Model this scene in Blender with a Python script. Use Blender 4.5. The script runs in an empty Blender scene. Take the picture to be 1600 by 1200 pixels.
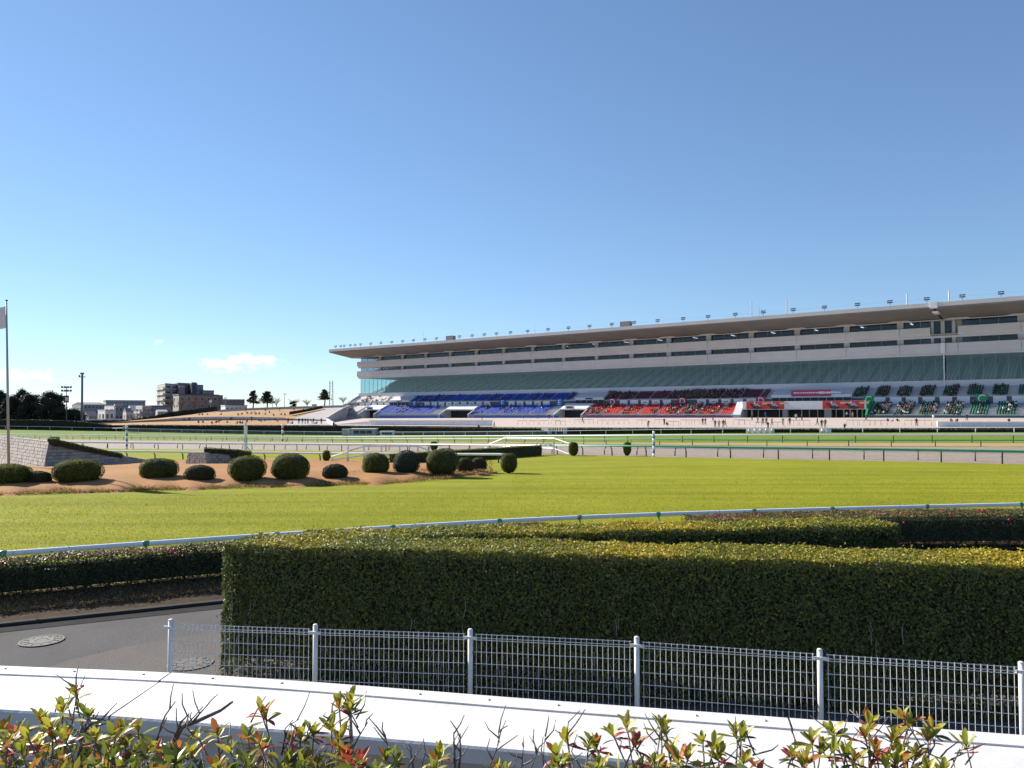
import bpy, bmesh, math, random
import numpy as np
from mathutils import Vector, Matrix
random.seed(7); rng = np.random.default_rng(7)
SC = bpy.context.scene; COL = SC.collection

# ------------------------------------------------------------------ camera, sky, sun, exposure
CAM_Z = 3.8; F = 1200.0; PITCH = math.atan(44 / F)
cam = bpy.data.cameras.new('camera'); cam.sensor_width = 36; cam.lens = 36 * F / 1600
cam.clip_start = 0.05; cam.clip_end = 20000
camo = bpy.data.objects.new('camera', cam); COL.objects.link(camo)
camo.location = (0, 0, CAM_Z); camo.rotation_euler = (math.pi / 2 + PITCH, 0, 0); SC.camera = camo

SUN_AZ = math.radians(-54); SUN_EL = math.radians(27.5)
SUN_TO = Vector((math.sin(SUN_AZ) * math.cos(SUN_EL), math.cos(SUN_AZ) * math.cos(SUN_EL), math.sin(SUN_EL)))
sun = bpy.data.lights.new('sun', 'SUN'); sun.energy = 4.6; sun.angle = math.radians(0.5); sun.color = (1, 0.93, 0.82)
suno = bpy.data.objects.new('sun', sun); COL.objects.link(suno)
suno.rotation_euler = (-SUN_TO).to_track_quat('-Z', 'Y').to_euler(); suno.location = (-60, 50, 80)

W = bpy.data.worlds.new('World'); SC.world = W; W.use_nodes = True
nt = W.node_tree; nt.nodes.clear()
def wn(t, **k):
    n = nt.nodes.new(t)
    for a, b in k.items(): setattr(n, a, b)
    return n
def wmath(op, a, b=None, c=None, clamp=False):
    n = wn('ShaderNodeMath', operation=op, use_clamp=clamp)
    for i, v in enumerate((a, b, c)):
        if v is None: continue
        if isinstance(v, (int, float)): n.inputs[i].default_value = v
        else: nt.links.new(v, n.inputs[i])
    return n.outputs[0]
sky = wn('ShaderNodeTexSky', sky_type='NISHITA'); sky.sun_disc = False
sky.sun_elevation = SUN_EL; sky.sun_rotation = SUN_AZ
sky.air_density = 1.0; sky.dust_density = 0.05; sky.ozone_density = 4.0; sky.altitude = 500
tc = wn('ShaderNodeTexCoord'); sep = wn('ShaderNodeSeparateXYZ'); nt.links.new(tc.outputs['Generated'], sep.inputs[0])
yy = wmath('MAXIMUM', sep.outputs[1], 0.05)
cu = wmath('DIVIDE', sep.outputs[0], yy); cv = wmath('DIVIDE', sep.outputs[2], yy)
comb = wn('ShaderNodeCombineXYZ'); nt.links.new(cu, comb.inputs[0]); nt.links.new(wmath('MULTIPLY', cv, 2.2), comb.inputs[1])
nz = wn('ShaderNodeTexNoise'); nz.inputs['Scale'].default_value = 42; nz.inputs['Detail'].default_value = 7; nz.inputs['Roughness'].default_value = 0.6
nt.links.new(comb.outputs[0], nz.inputs['Vector'])
def cloud(u0, v0, ru, rv, amt):
    a = wmath('DIVIDE', wmath('SUBTRACT', cu, u0), ru); b = wmath('DIVIDE', wmath('SUBTRACT', cv, v0), rv)
    r2 = wmath('ADD', wmath('MULTIPLY', a, a), wmath('MULTIPLY', b, b))
    m = wmath('SUBTRACT', 1.0, r2)
    s = wmath('ADD', m, wmath('MULTIPLY', wmath('SUBTRACT', nz.outputs[0], 0.5), 5.0))
    return wmath('MULTIPLY', wmath('SMOOTH_MAX', wmath('MINIMUM', wmath('MULTIPLY', s, 0.95), 1.0), 0.0, 0.05, clamp=True), amt)
cl = cloud(-0.358, 0.064, 0.058, 0.0125, 1.0)
cl = wmath('MAXIMUM', cl, cloud(-0.462, 0.092, 0.010, 0.0045, 0.6))
cl = wmath('MAXIMUM', cl, cloud(-0.66, 0.047, 0.075, 0.011, 0.75))
cl = wmath('MULTIPLY', cl, wmath('GREATER_THAN', sep.outputs[1], 0.1))
mixc = wn('ShaderNodeMix', data_type='RGBA'); nt.links.new(cl, mixc.inputs[0])
gm_ = wn('ShaderNodeGamma'); gm_.inputs[1].default_value = 0.78; nt.links.new(sky.outputs[0], gm_.inputs[0]); tint_ = wn('ShaderNodeMix', data_type='RGBA', blend_type='MULTIPLY'); tint_.inputs[0].default_value = 1; tint_.inputs[7].default_value = (0.855, 0.97, 1.10, 1); nt.links.new(gm_.outputs[0], tint_.inputs[6]); nt.links.new(tint_.outputs[2], mixc.inputs[6]); mixc.inputs[7].default_value = (5.6, 5.6, 5.6, 1)
bg = wn('ShaderNodeBackground'); bg.inputs[1].default_value = 0.0865
nt.links.new(mixc.outputs[2], bg.inputs[0])
wo = wn('ShaderNodeOutputWorld'); nt.links.new(bg.outputs[0], wo.inputs[0])
vs = SC.view_settings; vs.view_transform = 'Standard'; vs.look = 'None'; vs.gamma = 1; vs.exposure = 1.2
SC.cycles.max_bounces = 6; SC.cycles.transparent_max_bounces = 12; SC.cycles.use_denoising = True

# ------------------------------------------------------------------ photo geometry: pixel (1600x1200) to place
_c, _s = math.cos(PITCH), math.sin(PITCH)
def ray(px, py):
    cx = (px - 800) / F; cz = -(py - 600) / F
    return Vector((cx, _c - cz * _s, _s + cz * _c))
def at(px, py, Y):
    r = ray(px, py); k = Y / r.y
    return Vector((r.x * k, Y, CAM_Z + r.z * k))
def atz(px, py, z):
    r = ray(px, py); k = (z - CAM_Z) / r.z
    return Vector((r.x * k, r.y * k, z))

# ------------------------------------------------------------------ materials
MATS = {}
def M(name, col, rough=0.7, var=0.0, scale=5.0, bump=0.0, bscale=None, metal=0.0, col2=None, detail=6, spec=0.5, stretch=None, space='Object'):
    if name in MATS: return MATS[name]
    m = bpy.data.materials.new(name); m.use_nodes = True; t = m.node_tree; L = t.links
    b = t.nodes['Principled BSDF']; b.inputs['Roughness'].default_value = rough; b.inputs['Metallic'].default_value = metal
    b.inputs['Specular IOR Level'].default_value = spec
    c3 = tuple(col) + (1,)
    b.inputs['Base Color'].default_value = c3
    co = t.nodes.new('ShaderNodeTexCoord'); src = co.outputs[space]
    if stretch:
        mp = t.nodes.new('ShaderNodeMapping'); mp.inputs['Scale'].default_value = stretch; L.new(src, mp.inputs[0]); src = mp.outputs[0]
    out = None
    if var > 0 or col2:
        n = t.nodes.new('ShaderNodeTexNoise'); n.inputs['Scale'].default_value = scale; n.inputs['Detail'].default_value = detail; n.inputs['Roughness'].default_value = 0.65
        L.new(src, n.inputs['Vector'])
        r = t.nodes.new('ShaderNodeMapRange'); r.inputs[1].default_value = 0.3; r.inputs[2].default_value = 0.7; L.new(n.outputs[0], r.inputs[0])
        mx = t.nodes.new('ShaderNodeMix'); mx.data_type = 'RGBA'; L.new(r.outputs[0], mx.inputs[0])
        lo = tuple(x * (1 - var) for x in col) + (1,); hi = tuple(col2) + (1,) if col2 else tuple(min(1, x * (1 + var)) for x in col) + (1,)
        mx.inputs[6].default_value = lo; mx.inputs[7].default_value = hi; out = mx.outputs[2]
    if out is not None: L.new(out, b.inputs['Base Color'])
    if bump > 0:
        n2 = t.nodes.new('ShaderNodeTexNoise'); n2.inputs['Scale'].default_value = bscale or scale * 3; n2.inputs['Detail'].default_value = 5
        L.new(src, n2.inputs['Vector'])
        bp = t.nodes.new('ShaderNodeBump'); bp.inputs['Strength'].default_value = bump; bp.inputs['Distance'].default_value = 0.02
        L.new(n2.outputs[0], bp.inputs['Height']); L.new(bp.outputs[0], b.inputs['Normal'])
    MATS[name] = m; return m
def leafmat(name, stops, rough=0.45, trans=0.25, spec=0.5):
    m = bpy.data.materials.new(name); m.use_nodes = True; t = m.node_tree; L = t.links
    b = t.nodes['Principled BSDF']; b.inputs['Roughness'].default_value = rough; b.inputs['Specular IOR Level'].default_value = spec
    a = t.nodes.new('ShaderNodeAttribute'); a.attribute_name = 'hue'
    rp = t.nodes.new('ShaderNodeValToRGB'); el = rp.color_ramp.elements
    el[0].position = stops[0][0]; el[0].color = tuple(stops[0][1]) + (1,)
    el[1].position = stops[-1][0]; el[1].color = tuple(stops[-1][1]) + (1,)
    for p, c in stops[1:-1]:
        e = el.new(p); e.color = tuple(c) + (1,)
    L.new(a.outputs['Fac'], rp.inputs[0]); L.new(rp.outputs[0], b.inputs['Base Color'])
    if trans > 0:
        tr = t.nodes.new('ShaderNodeBsdfTranslucent'); L.new(rp.outputs[0], tr.inputs[0])
        ms = t.nodes.new('ShaderNodeMixShader'); ms.inputs[0].default_value = trans
        L.new(b.outputs[0], ms.inputs[1]); L.new(tr.outputs[0], ms.inputs[2])
        L.new(ms.outputs[0], t.nodes['Material Output'].inputs[0])
    MATS[name] = m; return m
WHITE = M('white_paint', (0.78, 0.78, 0.77), 0.45, 0.05, 3)
RAILW = M('rail_white', (0.84, 0.85, 0.86), 0.35, 0.06, 2)
RAILG = M('rail_green', (0.07, 0.30, 0.17), 0.4, 0.15, 3)
POSTG = M('post_dark_green', (0.02, 0.07, 0.045), 0.5, 0.2, 4)
POSTD = M('post_dark', (0.025, 0.04, 0.04), 0.5, 0.2, 4)
STEEL = M('fence_steel', (0.70, 0.70, 0.69), 0.45, 0.06, 20)
CONC = M('concrete', (0.42, 0.40, 0.38), 0.85, 0.15, 0.6, 0.2, 8)
BARK = M('bark', (0.10, 0.075, 0.06), 0.9, 0.3, 12, 0.5, 40)

# ------------------------------------------------------------------ mesh helpers
def world_loc(o):
    v = Vector((0, 0, 0))
    while o is not None: v += o.location; o = o.parent
    return v
def setp(o, label=None, cat=None, group=None, kind=None):
    if label: o['label'] = label
    if cat: o['category'] = cat
    if group: o['group'] = group
    if kind: o['kind'] = kind
    return o
def thing(name, loc, label, cat, group=None):
    o = bpy.data.objects.new(name, None); COL.objects.link(o); o.location = loc; o.empty_display_size = 0.2
    return setp(o, label, cat, group)
def link(name, mesh, parent=None, loc=(0, 0, 0), rot=None, scale=None):
    o = bpy.data.objects.new(name, mesh); COL.objects.link(o); o.parent = parent; o.location = loc
    if rot is not None: o.rotation_euler = rot
    if scale is not None: o.scale = scale
    return o
class MB:
    def __init__(s): s.v = []; s.f = []; s.m = []; s.cur = 0
    def add(s, vs, fs):
        n = len(s.v); s.v += [tuple(v) for v in vs]; s.f += [tuple(i + n for i in f) for f in fs]; s.m += [s.cur] * len(fs); return s
    def hexa(s, p):  # 8 corners: bottom ring then top ring
        return s.add(p, [(3, 2, 1, 0), (4, 5, 6, 7), (0, 1, 5, 4), (1, 2, 6, 5), (2, 3, 7, 6), (3, 0, 4, 7)])
    def box(s, c, d, rz=0.0):
        cx, cy, cz = c; a, b, h = d[0] / 2, d[1] / 2, d[2] / 2; co, si = math.cos(rz), math.sin(rz)
        P = [(cx + x * co - y * si, cy + x * si + y * co, cz + z) for z in (-h, h) for x, y in ((-a, -b), (a, -b), (a, b), (-a, b))]
        return s.hexa(P)
    def quad(s, *p): return s.add(p, [tuple(range(len(p)))])
    def prism(s, pts, ext):  # polygon + extrusion vector
        n = len(pts); e = Vector(ext); P = [Vector(p) for p in pts]; Q = [p + e for p in P]
        return s.add(P + Q, [tuple(range(n - 1, -1, -1)), tuple(range(n, 2 * n))] + [(i, (i + 1) % n, n + (i + 1) % n, n + i) for i in range(n)])
    def tube(s, path, r, n=6, cap=True):
        P = [Vector(p) for p in path]; R = r if isinstance(r, (list, tuple)) else [r] * len(P)
        rings = []; up = Vector((0, 0, 1))
        for i, p in enumerate(P):
            d = (P[min(i + 1, len(P) - 1)] - P[max(i - 1, 0)])
            d = d.normalized() if d.length > 1e-9 else Vector((0, 0, 1))
            a = d.cross(up if abs(d.z) < 0.95 else Vector((1, 0, 0))).normalized(); b = d.cross(a)
            rings.append([p + (a * math.cos(2 * math.pi * k / n) + b * math.sin(2 * math.pi * k / n)) * R[i] for k in range(n)])
        vs = [v for g in rings for v in g]; fs = []
        for i in range(len(P) - 1):
            for k in range(n):
                fs.append((i * n + k, i * n + (k + 1) % n, (i + 1) * n + (k + 1) % n, (i + 1) * n + k))
        if cap: fs += [tuple(range(n - 1, -1, -1)), tuple((len(P) - 1) * n + k for k in range(n))]
        return s.add(vs, fs)
    def loft(s, A, B):
        n = len(A)
        return s.add(list(A) + list(B), [(i, i + 1, n + i + 1, n + i) for i in range(n - 1)])
    def grid(s, rows):
        n = len(rows[0]); vs = [v for r in rows for v in r]
        return s.add(vs, [(j * n + i, j * n + i + 1, (j + 1) * n + i + 1, (j + 1) * n + i) for j in range(len(rows) - 1) for i in range(n - 1)])
    def ball(s, c, r, n=8, m=6):
        vs = []; fs = []
        rx, ry, rz = r if isinstance(r, (tuple, list)) else (r, r, r)
        for j in range(m + 1):
            th = math.pi * j / m
            for k in range(n):
                ph = 2 * math.pi * k / n
                vs.append((c[0] + rx * math.sin(th) * math.cos(ph), c[1] + ry * math.sin(th) * math.sin(ph), c[2] + rz * math.cos(th)))
        for j in range(m):
            for k in range(n):
                fs.append((j * n + k, (j + 1) * n + k, (j + 1) * n + (k + 1) % n, j * n + (k + 1) % n))
        return s.add(vs, fs)
    def mesh(s, name, mats, smooth=False, origin=(0, 0, 0)):
        me = bpy.data.meshes.new(name); o = Vector(origin)
        me.from_pydata([(v[0] - o.x, v[1] - o.y, v[2] - o.z) for v in s.v], [], s.f)
        ml = mats if isinstance(mats, (list, tuple)) else [mats]
        for m in ml: me.materials.append(m)
        if len(ml) > 1: me.polygons.foreach_set('material_index', s.m)
        if smooth: me.polygons.foreach_set('use_smooth', [True] * len(me.polygons))
        me.update(); return me
    def build(s, name, mats, parent=None, smooth=False, **k):
        if parent is None:
            xs = np.array(s.v); o = (float(xs[:, 0].mean()), float(xs[:, 1].mean()), float(xs[:, 2].min()))
            ob = link(name, s.mesh(name, mats, smooth, o), None, o)
        else:
            ob = link(name, s.mesh(name, mats, smooth, world_loc(parent)), parent)
        return setp(ob, **k)
def structure(ob): ob['kind'] = 'structure'; return ob

# numpy leaf cloud: points P, normals N -> one mesh of folded leaf faces
def leaf_cloud(name, P, N, size, aspect, hue, mat, parent=None, spread=0.9, fold=0.25, origin=(0, 0, 0), seed=1, flat=0.0):
    r = np.random.default_rng(seed); n = len(P)
    if flat:      # leaves lie like scales over a clipped surface
        D = r.normal(0, 1, (n, 3)); D -= N * (D * N).sum(1)[:, None] * .85; D /= np.linalg.norm(D, axis=1)[:, None] + 1e-9
        D = D + N * .35 + r.normal(0, .22, (n, 3)); D /= np.linalg.norm(D, axis=1)[:, None] + 1e-9
        T = np.cross(D, N + r.normal(0, flat, (n, 3))); T /= np.linalg.norm(T, axis=1)[:, None] + 1e-9
    else:
        D = N + r.normal(0, spread, (n, 3)); D /= np.linalg.norm(D, axis=1)[:, None] + 1e-9     # leaf length direction
        T = np.cross(D, r.normal(0, 1, (n, 3))); T /= np.linalg.norm(T, axis=1)[:, None] + 1e-9
    U = np.cross(D, T)
    ln = size * r.uniform(0.7, 1.3, (n, 1)); wd = ln * aspect
    a = P - D * ln * 0.5; b = P + D * ln * 0.5
    l = P + T * wd * 0.5 + U * wd * fold; q = P - T * wd * 0.5 + U * wd * fold
    V = np.stack([a, q, b, l], 1).reshape(-1, 3) - np.array(origin)
    me = bpy.data.meshes.new(name); me.vertices.add(4 * n); me.vertices.foreach_set('co', V.astype(np.float32).ravel())
    me.loops.add(6 * n); me.polygons.add(2 * n)
    i4 = np.arange(n) * 4
    li = np.stack([i4, i4 + 1, i4 + 2, i4, i4 + 2, i4 + 3], 1).ravel()
    me.loops.foreach_set('vertex_index', li.astype(np.int32))
    me.polygons.foreach_set('loop_start', (np.arange(2 * n) * 3).astype(np.int32))
    me.update(calc_edges=True)
    at_ = me.attributes.new('hue', 'FLOAT', 'POINT'); at_.data.foreach_set('value', np.repeat(hue, 4).astype(np.float32))
    me.materials.append(mat)
    return me

# ------------------------------------------------------------------ the lie of the land (rows: photo column -> row, distance)
GX = np.arange(-1400, 3001, 20.0)
class Row:
    def __init__(s, pts):
        p = np.array(sorted(pts), float); k = np.array([1, 2, 3, 4, 3, 2, 1.0]); k /= k.sum()
        def sm(v):
            v = np.interp(GX, p[:, 0], v)
            for _ in range(4): v = np.convolve(np.pad(v, 3, 'edge'), k, 'valid')
            return v
        s.py = sm(p[:, 1]); s.Y = sm(p[:, 2])
    def at(s, px): return at(px, float(np.interp(px, GX, s.py)), float(np.interp(px, GX, s.Y)))
class Flat:
    def __init__(s, Y, z): s.YY = Y; s.z = z
    def at(s, px):
        v = at(px, 644, s.YY); v.z = s.z; return v
R_mid = Flat(42.0, 0.0)
R_lawn = Row([(-1400, 690, 118), (-300, 697, 120), (0, 699.5, 121), (300, 702.5, 120), (500, 704.5, 112), (650, 706, 103), (800, 709, 88), (900, 711.5, 78), (1000, 713.5, 72), (1200, 718, 66), (1400, 721.5, 62), (1600, 726, 58), (2000, 736, 51), (3000, 748, 46)])
R_dirt = Row([(-1400, 680, 200), (-300, 684, 195), (0, 686, 190), (300, 689, 180), (500, 691, 165), (650, 691.5, 145), (800, 692.8, 125), (1000, 695, 102), (1200, 697, 94), (1600, 698, 86), (2000, 700, 76), (3000, 706, 66)])
R_verge = Row([(-1400, 679, 208), (-300, 683, 203), (0, 685, 198), (300, 688, 188), (500, 690, 172), (650, 690, 152), (800, 690.5, 135), (1000, 691.7, 112), (1200, 692, 104), (1600, 692.5, 96), (2000, 694, 86), (3000, 697, 76)])
R_turf = Row([(-1400, 664, 225), (-300, 668, 225), (0, 670, 225), (100, 671.5, 225), (300, 676.5, 225), (500, 680, 215), (650, 680.5, 200), (800, 680, 185), (1000, 678, 165), (1200, 676.5, 152), (1400, 676, 146), (1600, 675.5, 142), (2000, 675, 134), (3000, 675, 126)])
R_front = Row([(-300, 664, 236), (300, 664.3, 232), (450, 664.6, 225), (600, 665, 212), (800, 667, 192), (1000, 668, 170), (1200, 668, 157), (1400, 668.3, 150), (1600, 668, 146), (2000, 668, 138), (3000, 668, 130)])
# grandstand line
UV = Vector((-1550 / F, 1.0, 0)).normalized(); TV = -UV; NV = Vector((-UV.y, UV.x, 0))   # NV faces the course
def Yc(px, C): return C / (-NV.x * (px - 800) / F - NV.y)
def sx(px, C):
    Y = Yc(px, C); return (px - 800) / F * Y * TV.x + Y * TV.y
def S(s, C, z): return Vector((-NV.x * C + TV.x * s, -NV.y * C + TV.y * s, z))
def zc(px, py, C): return CAM_Z + (644 - py) / F * Yc(px, C)
R_stand = Row([(440, 655, Yc(500, 229)), (500, 654.2, Yc(500, 229)), (600, 653.5, Yc(600, 229)), (800, 653, Yc(800, 229)), (1000, 652.8, Yc(1000, 229)), (1200, 652.6, Yc(1200, 229)), (1400, 652.8, Yc(1400, 229)), (1600, 653, Yc(1600, 229)), (2000, 653.4, Yc(2000, 229)), (3000, 654, Yc(3000, 229))])
MAIN = [Flat(3.0, 0.0), R_mid, R_lawn, R_dirt, R_verge, R_turf, R_front, R_stand]
def on_ground(px, py, rows=MAIN):
    r = ray(px, py); k = [R.at(px) for R in rows]
    for a, b in zip(k, k[1:]):
        # intersect ray with segment a-b in (Y, z)
        ra = (a.z - CAM_Z) - r.z / r.y * a.y; rb = (b.z - CAM_Z) - r.z / r.y * b.y
        if ra <= 0 <= rb or rb <= 0 <= ra:
            t = ra / (ra - rb) if abs(ra - rb) > 1e-9 else 0
            Y = a.y + (b.y - a.y) * t
            return at(px, py, Y)
    return at(px, py, k[-1].y)
def ground_z(X, Y, rows=MAIN):
    px = 800 + F * X / Y; k = [R.at(px) for R in rows]
    return float(np.interp(Y, [p.y for p in k], [p.z for p in k]))

def strip(name, rows, mat, x0=-1300, x1=2900, dz=0.0, step=25, sub=1, top=None):
    xs = np.arange(x0, x1 + 1, step); R = []
    for a, b in zip(rows, rows[1:]):
        for i in range(sub):
            t = i / sub
            R.append([a.at(x).lerp(b.at(x), t) + Vector((0, 0, dz)) for x in xs])
    R.append([rows[-1].at(x) + Vector((0, 0, dz)) for x in xs])
    mb = MB().grid(R); return structure(mb.build(name, mat, smooth=True))

GRASS = M('lawn_grass', (0.215, 0.235, 0.028), 0.9, 0.16, 0.35, 0.9, 30, col2=(0.275, 0.285, 0.042), spec=0.1)
# finer streaks in the lawn
def lawn_material(name, c1, c2, c3, fine=26, streak=False):
    m = bpy.data.materials.new(name); m.use_nodes = True; t = m.node_tree; L = t.links; b = t.nodes['Principled BSDF']
    b.inputs['Roughness'].default_value = 0.95; b.inputs['Specular IOR Level'].default_value = 0.08
    co = t.nodes.new('ShaderNodeTexCoord')
    def noise(sc, det, st=None):
        n = t.nodes.new('ShaderNodeTexNoise'); n.inputs['Scale'].default_value = sc; n.inputs['Detail'].default_value = det; n.inputs['Roughness'].default_value = 0.7
        s = co.outputs['Object']
        if st:
            mp = t.nodes.new('ShaderNodeMapping'); mp.inputs['Scale'].default_value = st; L.new(s, mp.inputs[0]); s = mp.outputs[0]
        L.new(s, n.inputs['Vector']); return n.outputs[0]
    def mix(f, a, bb, lo, hi):
        r = t.nodes.new('ShaderNodeMapRange'); r.inputs[1].default_value = lo; r.inputs[2].default_value = hi; L.new(f, r.inputs[0])
        x = t.nodes.new('ShaderNodeMix'); x.data_type = 'RGBA'; L.new(r.outputs[0], x.inputs[0])
        for i, c in ((6, a), (7, bb)):
            if isinstance(c, tuple): x.inputs[i].default_value = c + (1,)
            else: L.new(c, x.inputs[i])
        return x.outputs[2]
    base = mix(noise(0.12, 4), c1, c2, 0.35, 0.65)
    base = mix(noise(1.1, 6, (1, 0.5, 1)), base, c3, 0.45, 0.95)
    if streak: base = mix(noise(0.9, 3, (0.06, 1.0, 1)), tuple(x * .80 for x in c1), base, 0.30, 0.56)
    f = noise(fine, 8)
    d = mix(f, tuple(x * 0.45 for x in c1), base, 0.22, 0.52)
    L.new(d, b.inputs['Base Color'])
    bp = t.nodes.new('ShaderNodeBump'); bp.inputs['Strength'].default_value = 0.6; bp.inputs['Distance'].default_value = 0.03
    L.new(f, bp.inputs['Height']); L.new(bp.outputs[0], b.inputs['Normal'])
    MATS[name] = m; return m
LAWN = lawn_material('lawn', (0.215, 0.235, 0.012), (0.28, 0.285, 0.02), (0.34, 0.31, 0.045), streak=True)
TURF = lawn_material('turf', (0.12, 0.19, 0.03), (0.17, 0.23, 0.04), (0.24, 0.25, 0.06), 10)
DRY = lawn_material('dry_grass', (0.34, 0.165, 0.07), (0.41, 0.215, 0.095), (0.27, 0.17, 0.06), 14)
TAN = lawn_material('tan_grass', (0.42, 0.30, 0.14), (0.36, 0.27, 0.12), (0.25, 0.25, 0.07), 6)
DIRT = M('dirt', (0.235, 0.18, 0.14), 0.95, 0.25, 1.6, 1.0, 5.0, col2=(0.31, 0.25, 0.205), detail=12)
PAVE = M('paving', (0.46, 0.37, 0.325), 0.85, 0.08, 0.15, 0.1, 3)

# base ground to the horizon
g = MB(); g.grid([[(x, y, -5.0) for x in np.linspace(-6000, 6000, 13)] for y in np.linspace(-500, 9000, 13)])
structure(g.build('ground', M('far_ground', (0.16, 0.15, 0.10), 0.95, 0.2, 0.02)))
ASPH = lawn_material('asphalt', (0.115, 0.11, 0.11), (0.15, 0.143, 0.14), (0.088, 0.085, 0.085), 45)
g = MB().grid([[(x, y, -0.012) for x in np.linspace(-40, 40, 17)] for y in np.linspace(-6, 42.5, 17)])
structure(g.build('asphalt_path', ASPH))

RAIL1_PX = [(-700, 912), (-300, 886), (0, 865.5), (200, 851.5), (365, 840), (560, 827.5), (800, 813), (1000, 804.5), (1200, 798), (1400, 792.5), (1600, 788), (2000, 780), (2600, 772)]
class RailRow:
    def __init__(s, pxs, z, off=0.0, zz=0.0):
        q = np.array(pxs, float); xs = np.arange(q[0, 0], q[-1, 0] + 1, 20.0); ys = np.interp(xs, q[:, 0], q[:, 1])
        for _ in range(12): ys[1:-1] = (ys[:-2] + 2 * ys[1:-1] + ys[2:]) / 4
        p = np.stack([xs, ys], 1); pts = np.array([tuple(atz(a, b, z)) for a, b in p])
        P = pts[:, :2]; d = np.gradient(P, axis=0); d /= np.linalg.norm(d, axis=1)[:, None]
        nrm = np.stack([d[:, 1], -d[:, 0]], 1)   # toward camera (path runs left to right)
        s.P = P + nrm * off; s.px = p[:, 0]; s.zz = zz
    def at(s, px): return Vector((float(np.interp(px, s.px, s.P[:, 0])), float(np.interp(px, s.px, s.P[:, 1])), s.zz))
RAIL1 = RailRow(RAIL1_PX, 0.84)
LAWN_EDGE = RailRow(RAIL1_PX, 0.84, 0.25, 0.0)
VERGE_EDGE = RailRow(RAIL1_PX, 0.84, 2.85, 0.0)
strip('lawn', [LAWN_EDGE, R_mid, R_lawn], LAWN, x0=-600, x1=2500, dz=0.03, sub=10)
strip('dirt_track', [R_lawn, R_dirt], DIRT, dz=-0.01, sub=5)
strip('dry_verge', [R_dirt, R_verge], TAN, dz=0.02, sub=2)
strip('turf_track', [R_verge, R_turf], TURF, dz=0.0, sub=4)
strip('concourse', [R_front, R_stand], PAVE, x0=440, x1=2600, dz=0.0, sub=3)
# earth bank under hedge beside rail, with straw; longer hedge shade darkened into colour
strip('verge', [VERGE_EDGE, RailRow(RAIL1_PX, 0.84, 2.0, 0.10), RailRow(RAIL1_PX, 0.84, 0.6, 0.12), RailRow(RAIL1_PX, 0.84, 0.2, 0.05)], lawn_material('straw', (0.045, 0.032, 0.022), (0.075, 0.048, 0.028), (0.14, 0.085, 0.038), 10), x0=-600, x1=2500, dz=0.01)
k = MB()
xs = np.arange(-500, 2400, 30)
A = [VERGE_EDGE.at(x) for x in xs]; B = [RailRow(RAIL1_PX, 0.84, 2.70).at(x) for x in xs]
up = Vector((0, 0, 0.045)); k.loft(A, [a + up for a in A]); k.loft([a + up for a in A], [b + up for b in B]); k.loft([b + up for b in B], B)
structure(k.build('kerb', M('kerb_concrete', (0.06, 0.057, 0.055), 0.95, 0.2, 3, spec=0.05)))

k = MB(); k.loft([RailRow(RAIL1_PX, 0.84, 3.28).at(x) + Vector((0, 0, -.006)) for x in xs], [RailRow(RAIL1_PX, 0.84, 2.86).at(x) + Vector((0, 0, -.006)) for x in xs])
structure(k.build('gutter', M('gutter_shade', (0.03, 0.029, 0.031), 0.95, 0.3, 4, spec=0.05)))  # near-black colour stands for the shadow lying over the gutter
# straw tufts and grass blades
def blades(name, n, fn, h, w, mat, seed, hue_lo, hue_hi, lean=0.5):
    r = np.random.default_rng(seed); P = fn(r, n); n = len(P)
    ang = r.uniform(0, 2 * np.pi, n); H = h * r.uniform(0.5, 1.3, n)
    dx = np.cos(ang) * w * .5; dy = np.sin(ang) * w * .5
    A = P + np.stack([dx, dy, np.zeros(n)], 1); B = P - np.stack([dx, dy, np.zeros(n)], 1)
    T = P + np.stack([r.normal(0, lean, n) * H, r.normal(0, lean, n) * H, H], 1)
    V = np.stack([A, B, T], 1).reshape(-1, 3)
    o = V.mean(0); o[2] = V[:, 2].min(); V = V - o
    me = bpy.data.meshes.new(name); me.vertices.add(3 * n); me.vertices.foreach_set('co', V.astype(np.float32).ravel())
    me.loops.add(3 * n); me.loops.foreach_set('vertex_index', np.arange(3 * n, dtype=np.int32))
    me.polygons.add(n); me.polygons.foreach_set('loop_start', (np.arange(n) * 3).astype(np.int32))
    me.update(calc_edges=True)
    a = me.attributes.new('hue', 'FLOAT', 'POINT'); a.data.foreach_set('value', np.repeat(r.uniform(hue_lo, hue_hi, n), 3).astype(np.float32))
    me.materials.append(mat); return link(name, me, None, tuple(o))
GBL = leafmat('grass_blade', [(0, (0.18, 0.205, 0.01)), (0.5, (0.29, 0.30, 0.018)), (1, (0.42, 0.38, 0.06))], 0.7, 0.45, 0.1)
def lawn_pts(r, n):
    Y = 14.5 + 46 * r.beta(1.15, 2.0, n); px = r.uniform(-80, 1680, n)
    X = (px - 800) / F * Y
    yr = np.interp(px, LAWN_EDGE.px, LAWN_EDGE.P[:, 1]); k = Y > yr
    # the rail line's px is measured at rail height; a small margin keeps blades off the verge
    zl = np.interp(px, GX, R_lawn.Y); fz = CAM_Z - (np.interp(px, GX, R_lawn.py) - 644) / F * zl; z = np.where(Y > 42, fz * (Y - 42) / (zl - 42), 0) + .025; k &= (Y < zl - 1) & ((px > 800) | (Y < 34 + px * .004))
    return np.stack([X[k], Y[k], z[k]], 1)
o = blades('grass', 230000, lawn_pts, 0.045, 0.022, GBL, 3, 0, 1, 0.6)
setp(o, 'short yellow-green mown grass of the infield lawn', 'grass', kind='stuff')
STRW = leafmat('straw_blade', [(0, (0.14, 0.08, 0.03)), (0.6, (0.34, 0.21, 0.08)), (1, (0.45, 0.33, 0.14))], 0.8, 0.3, 0.1)
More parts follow.
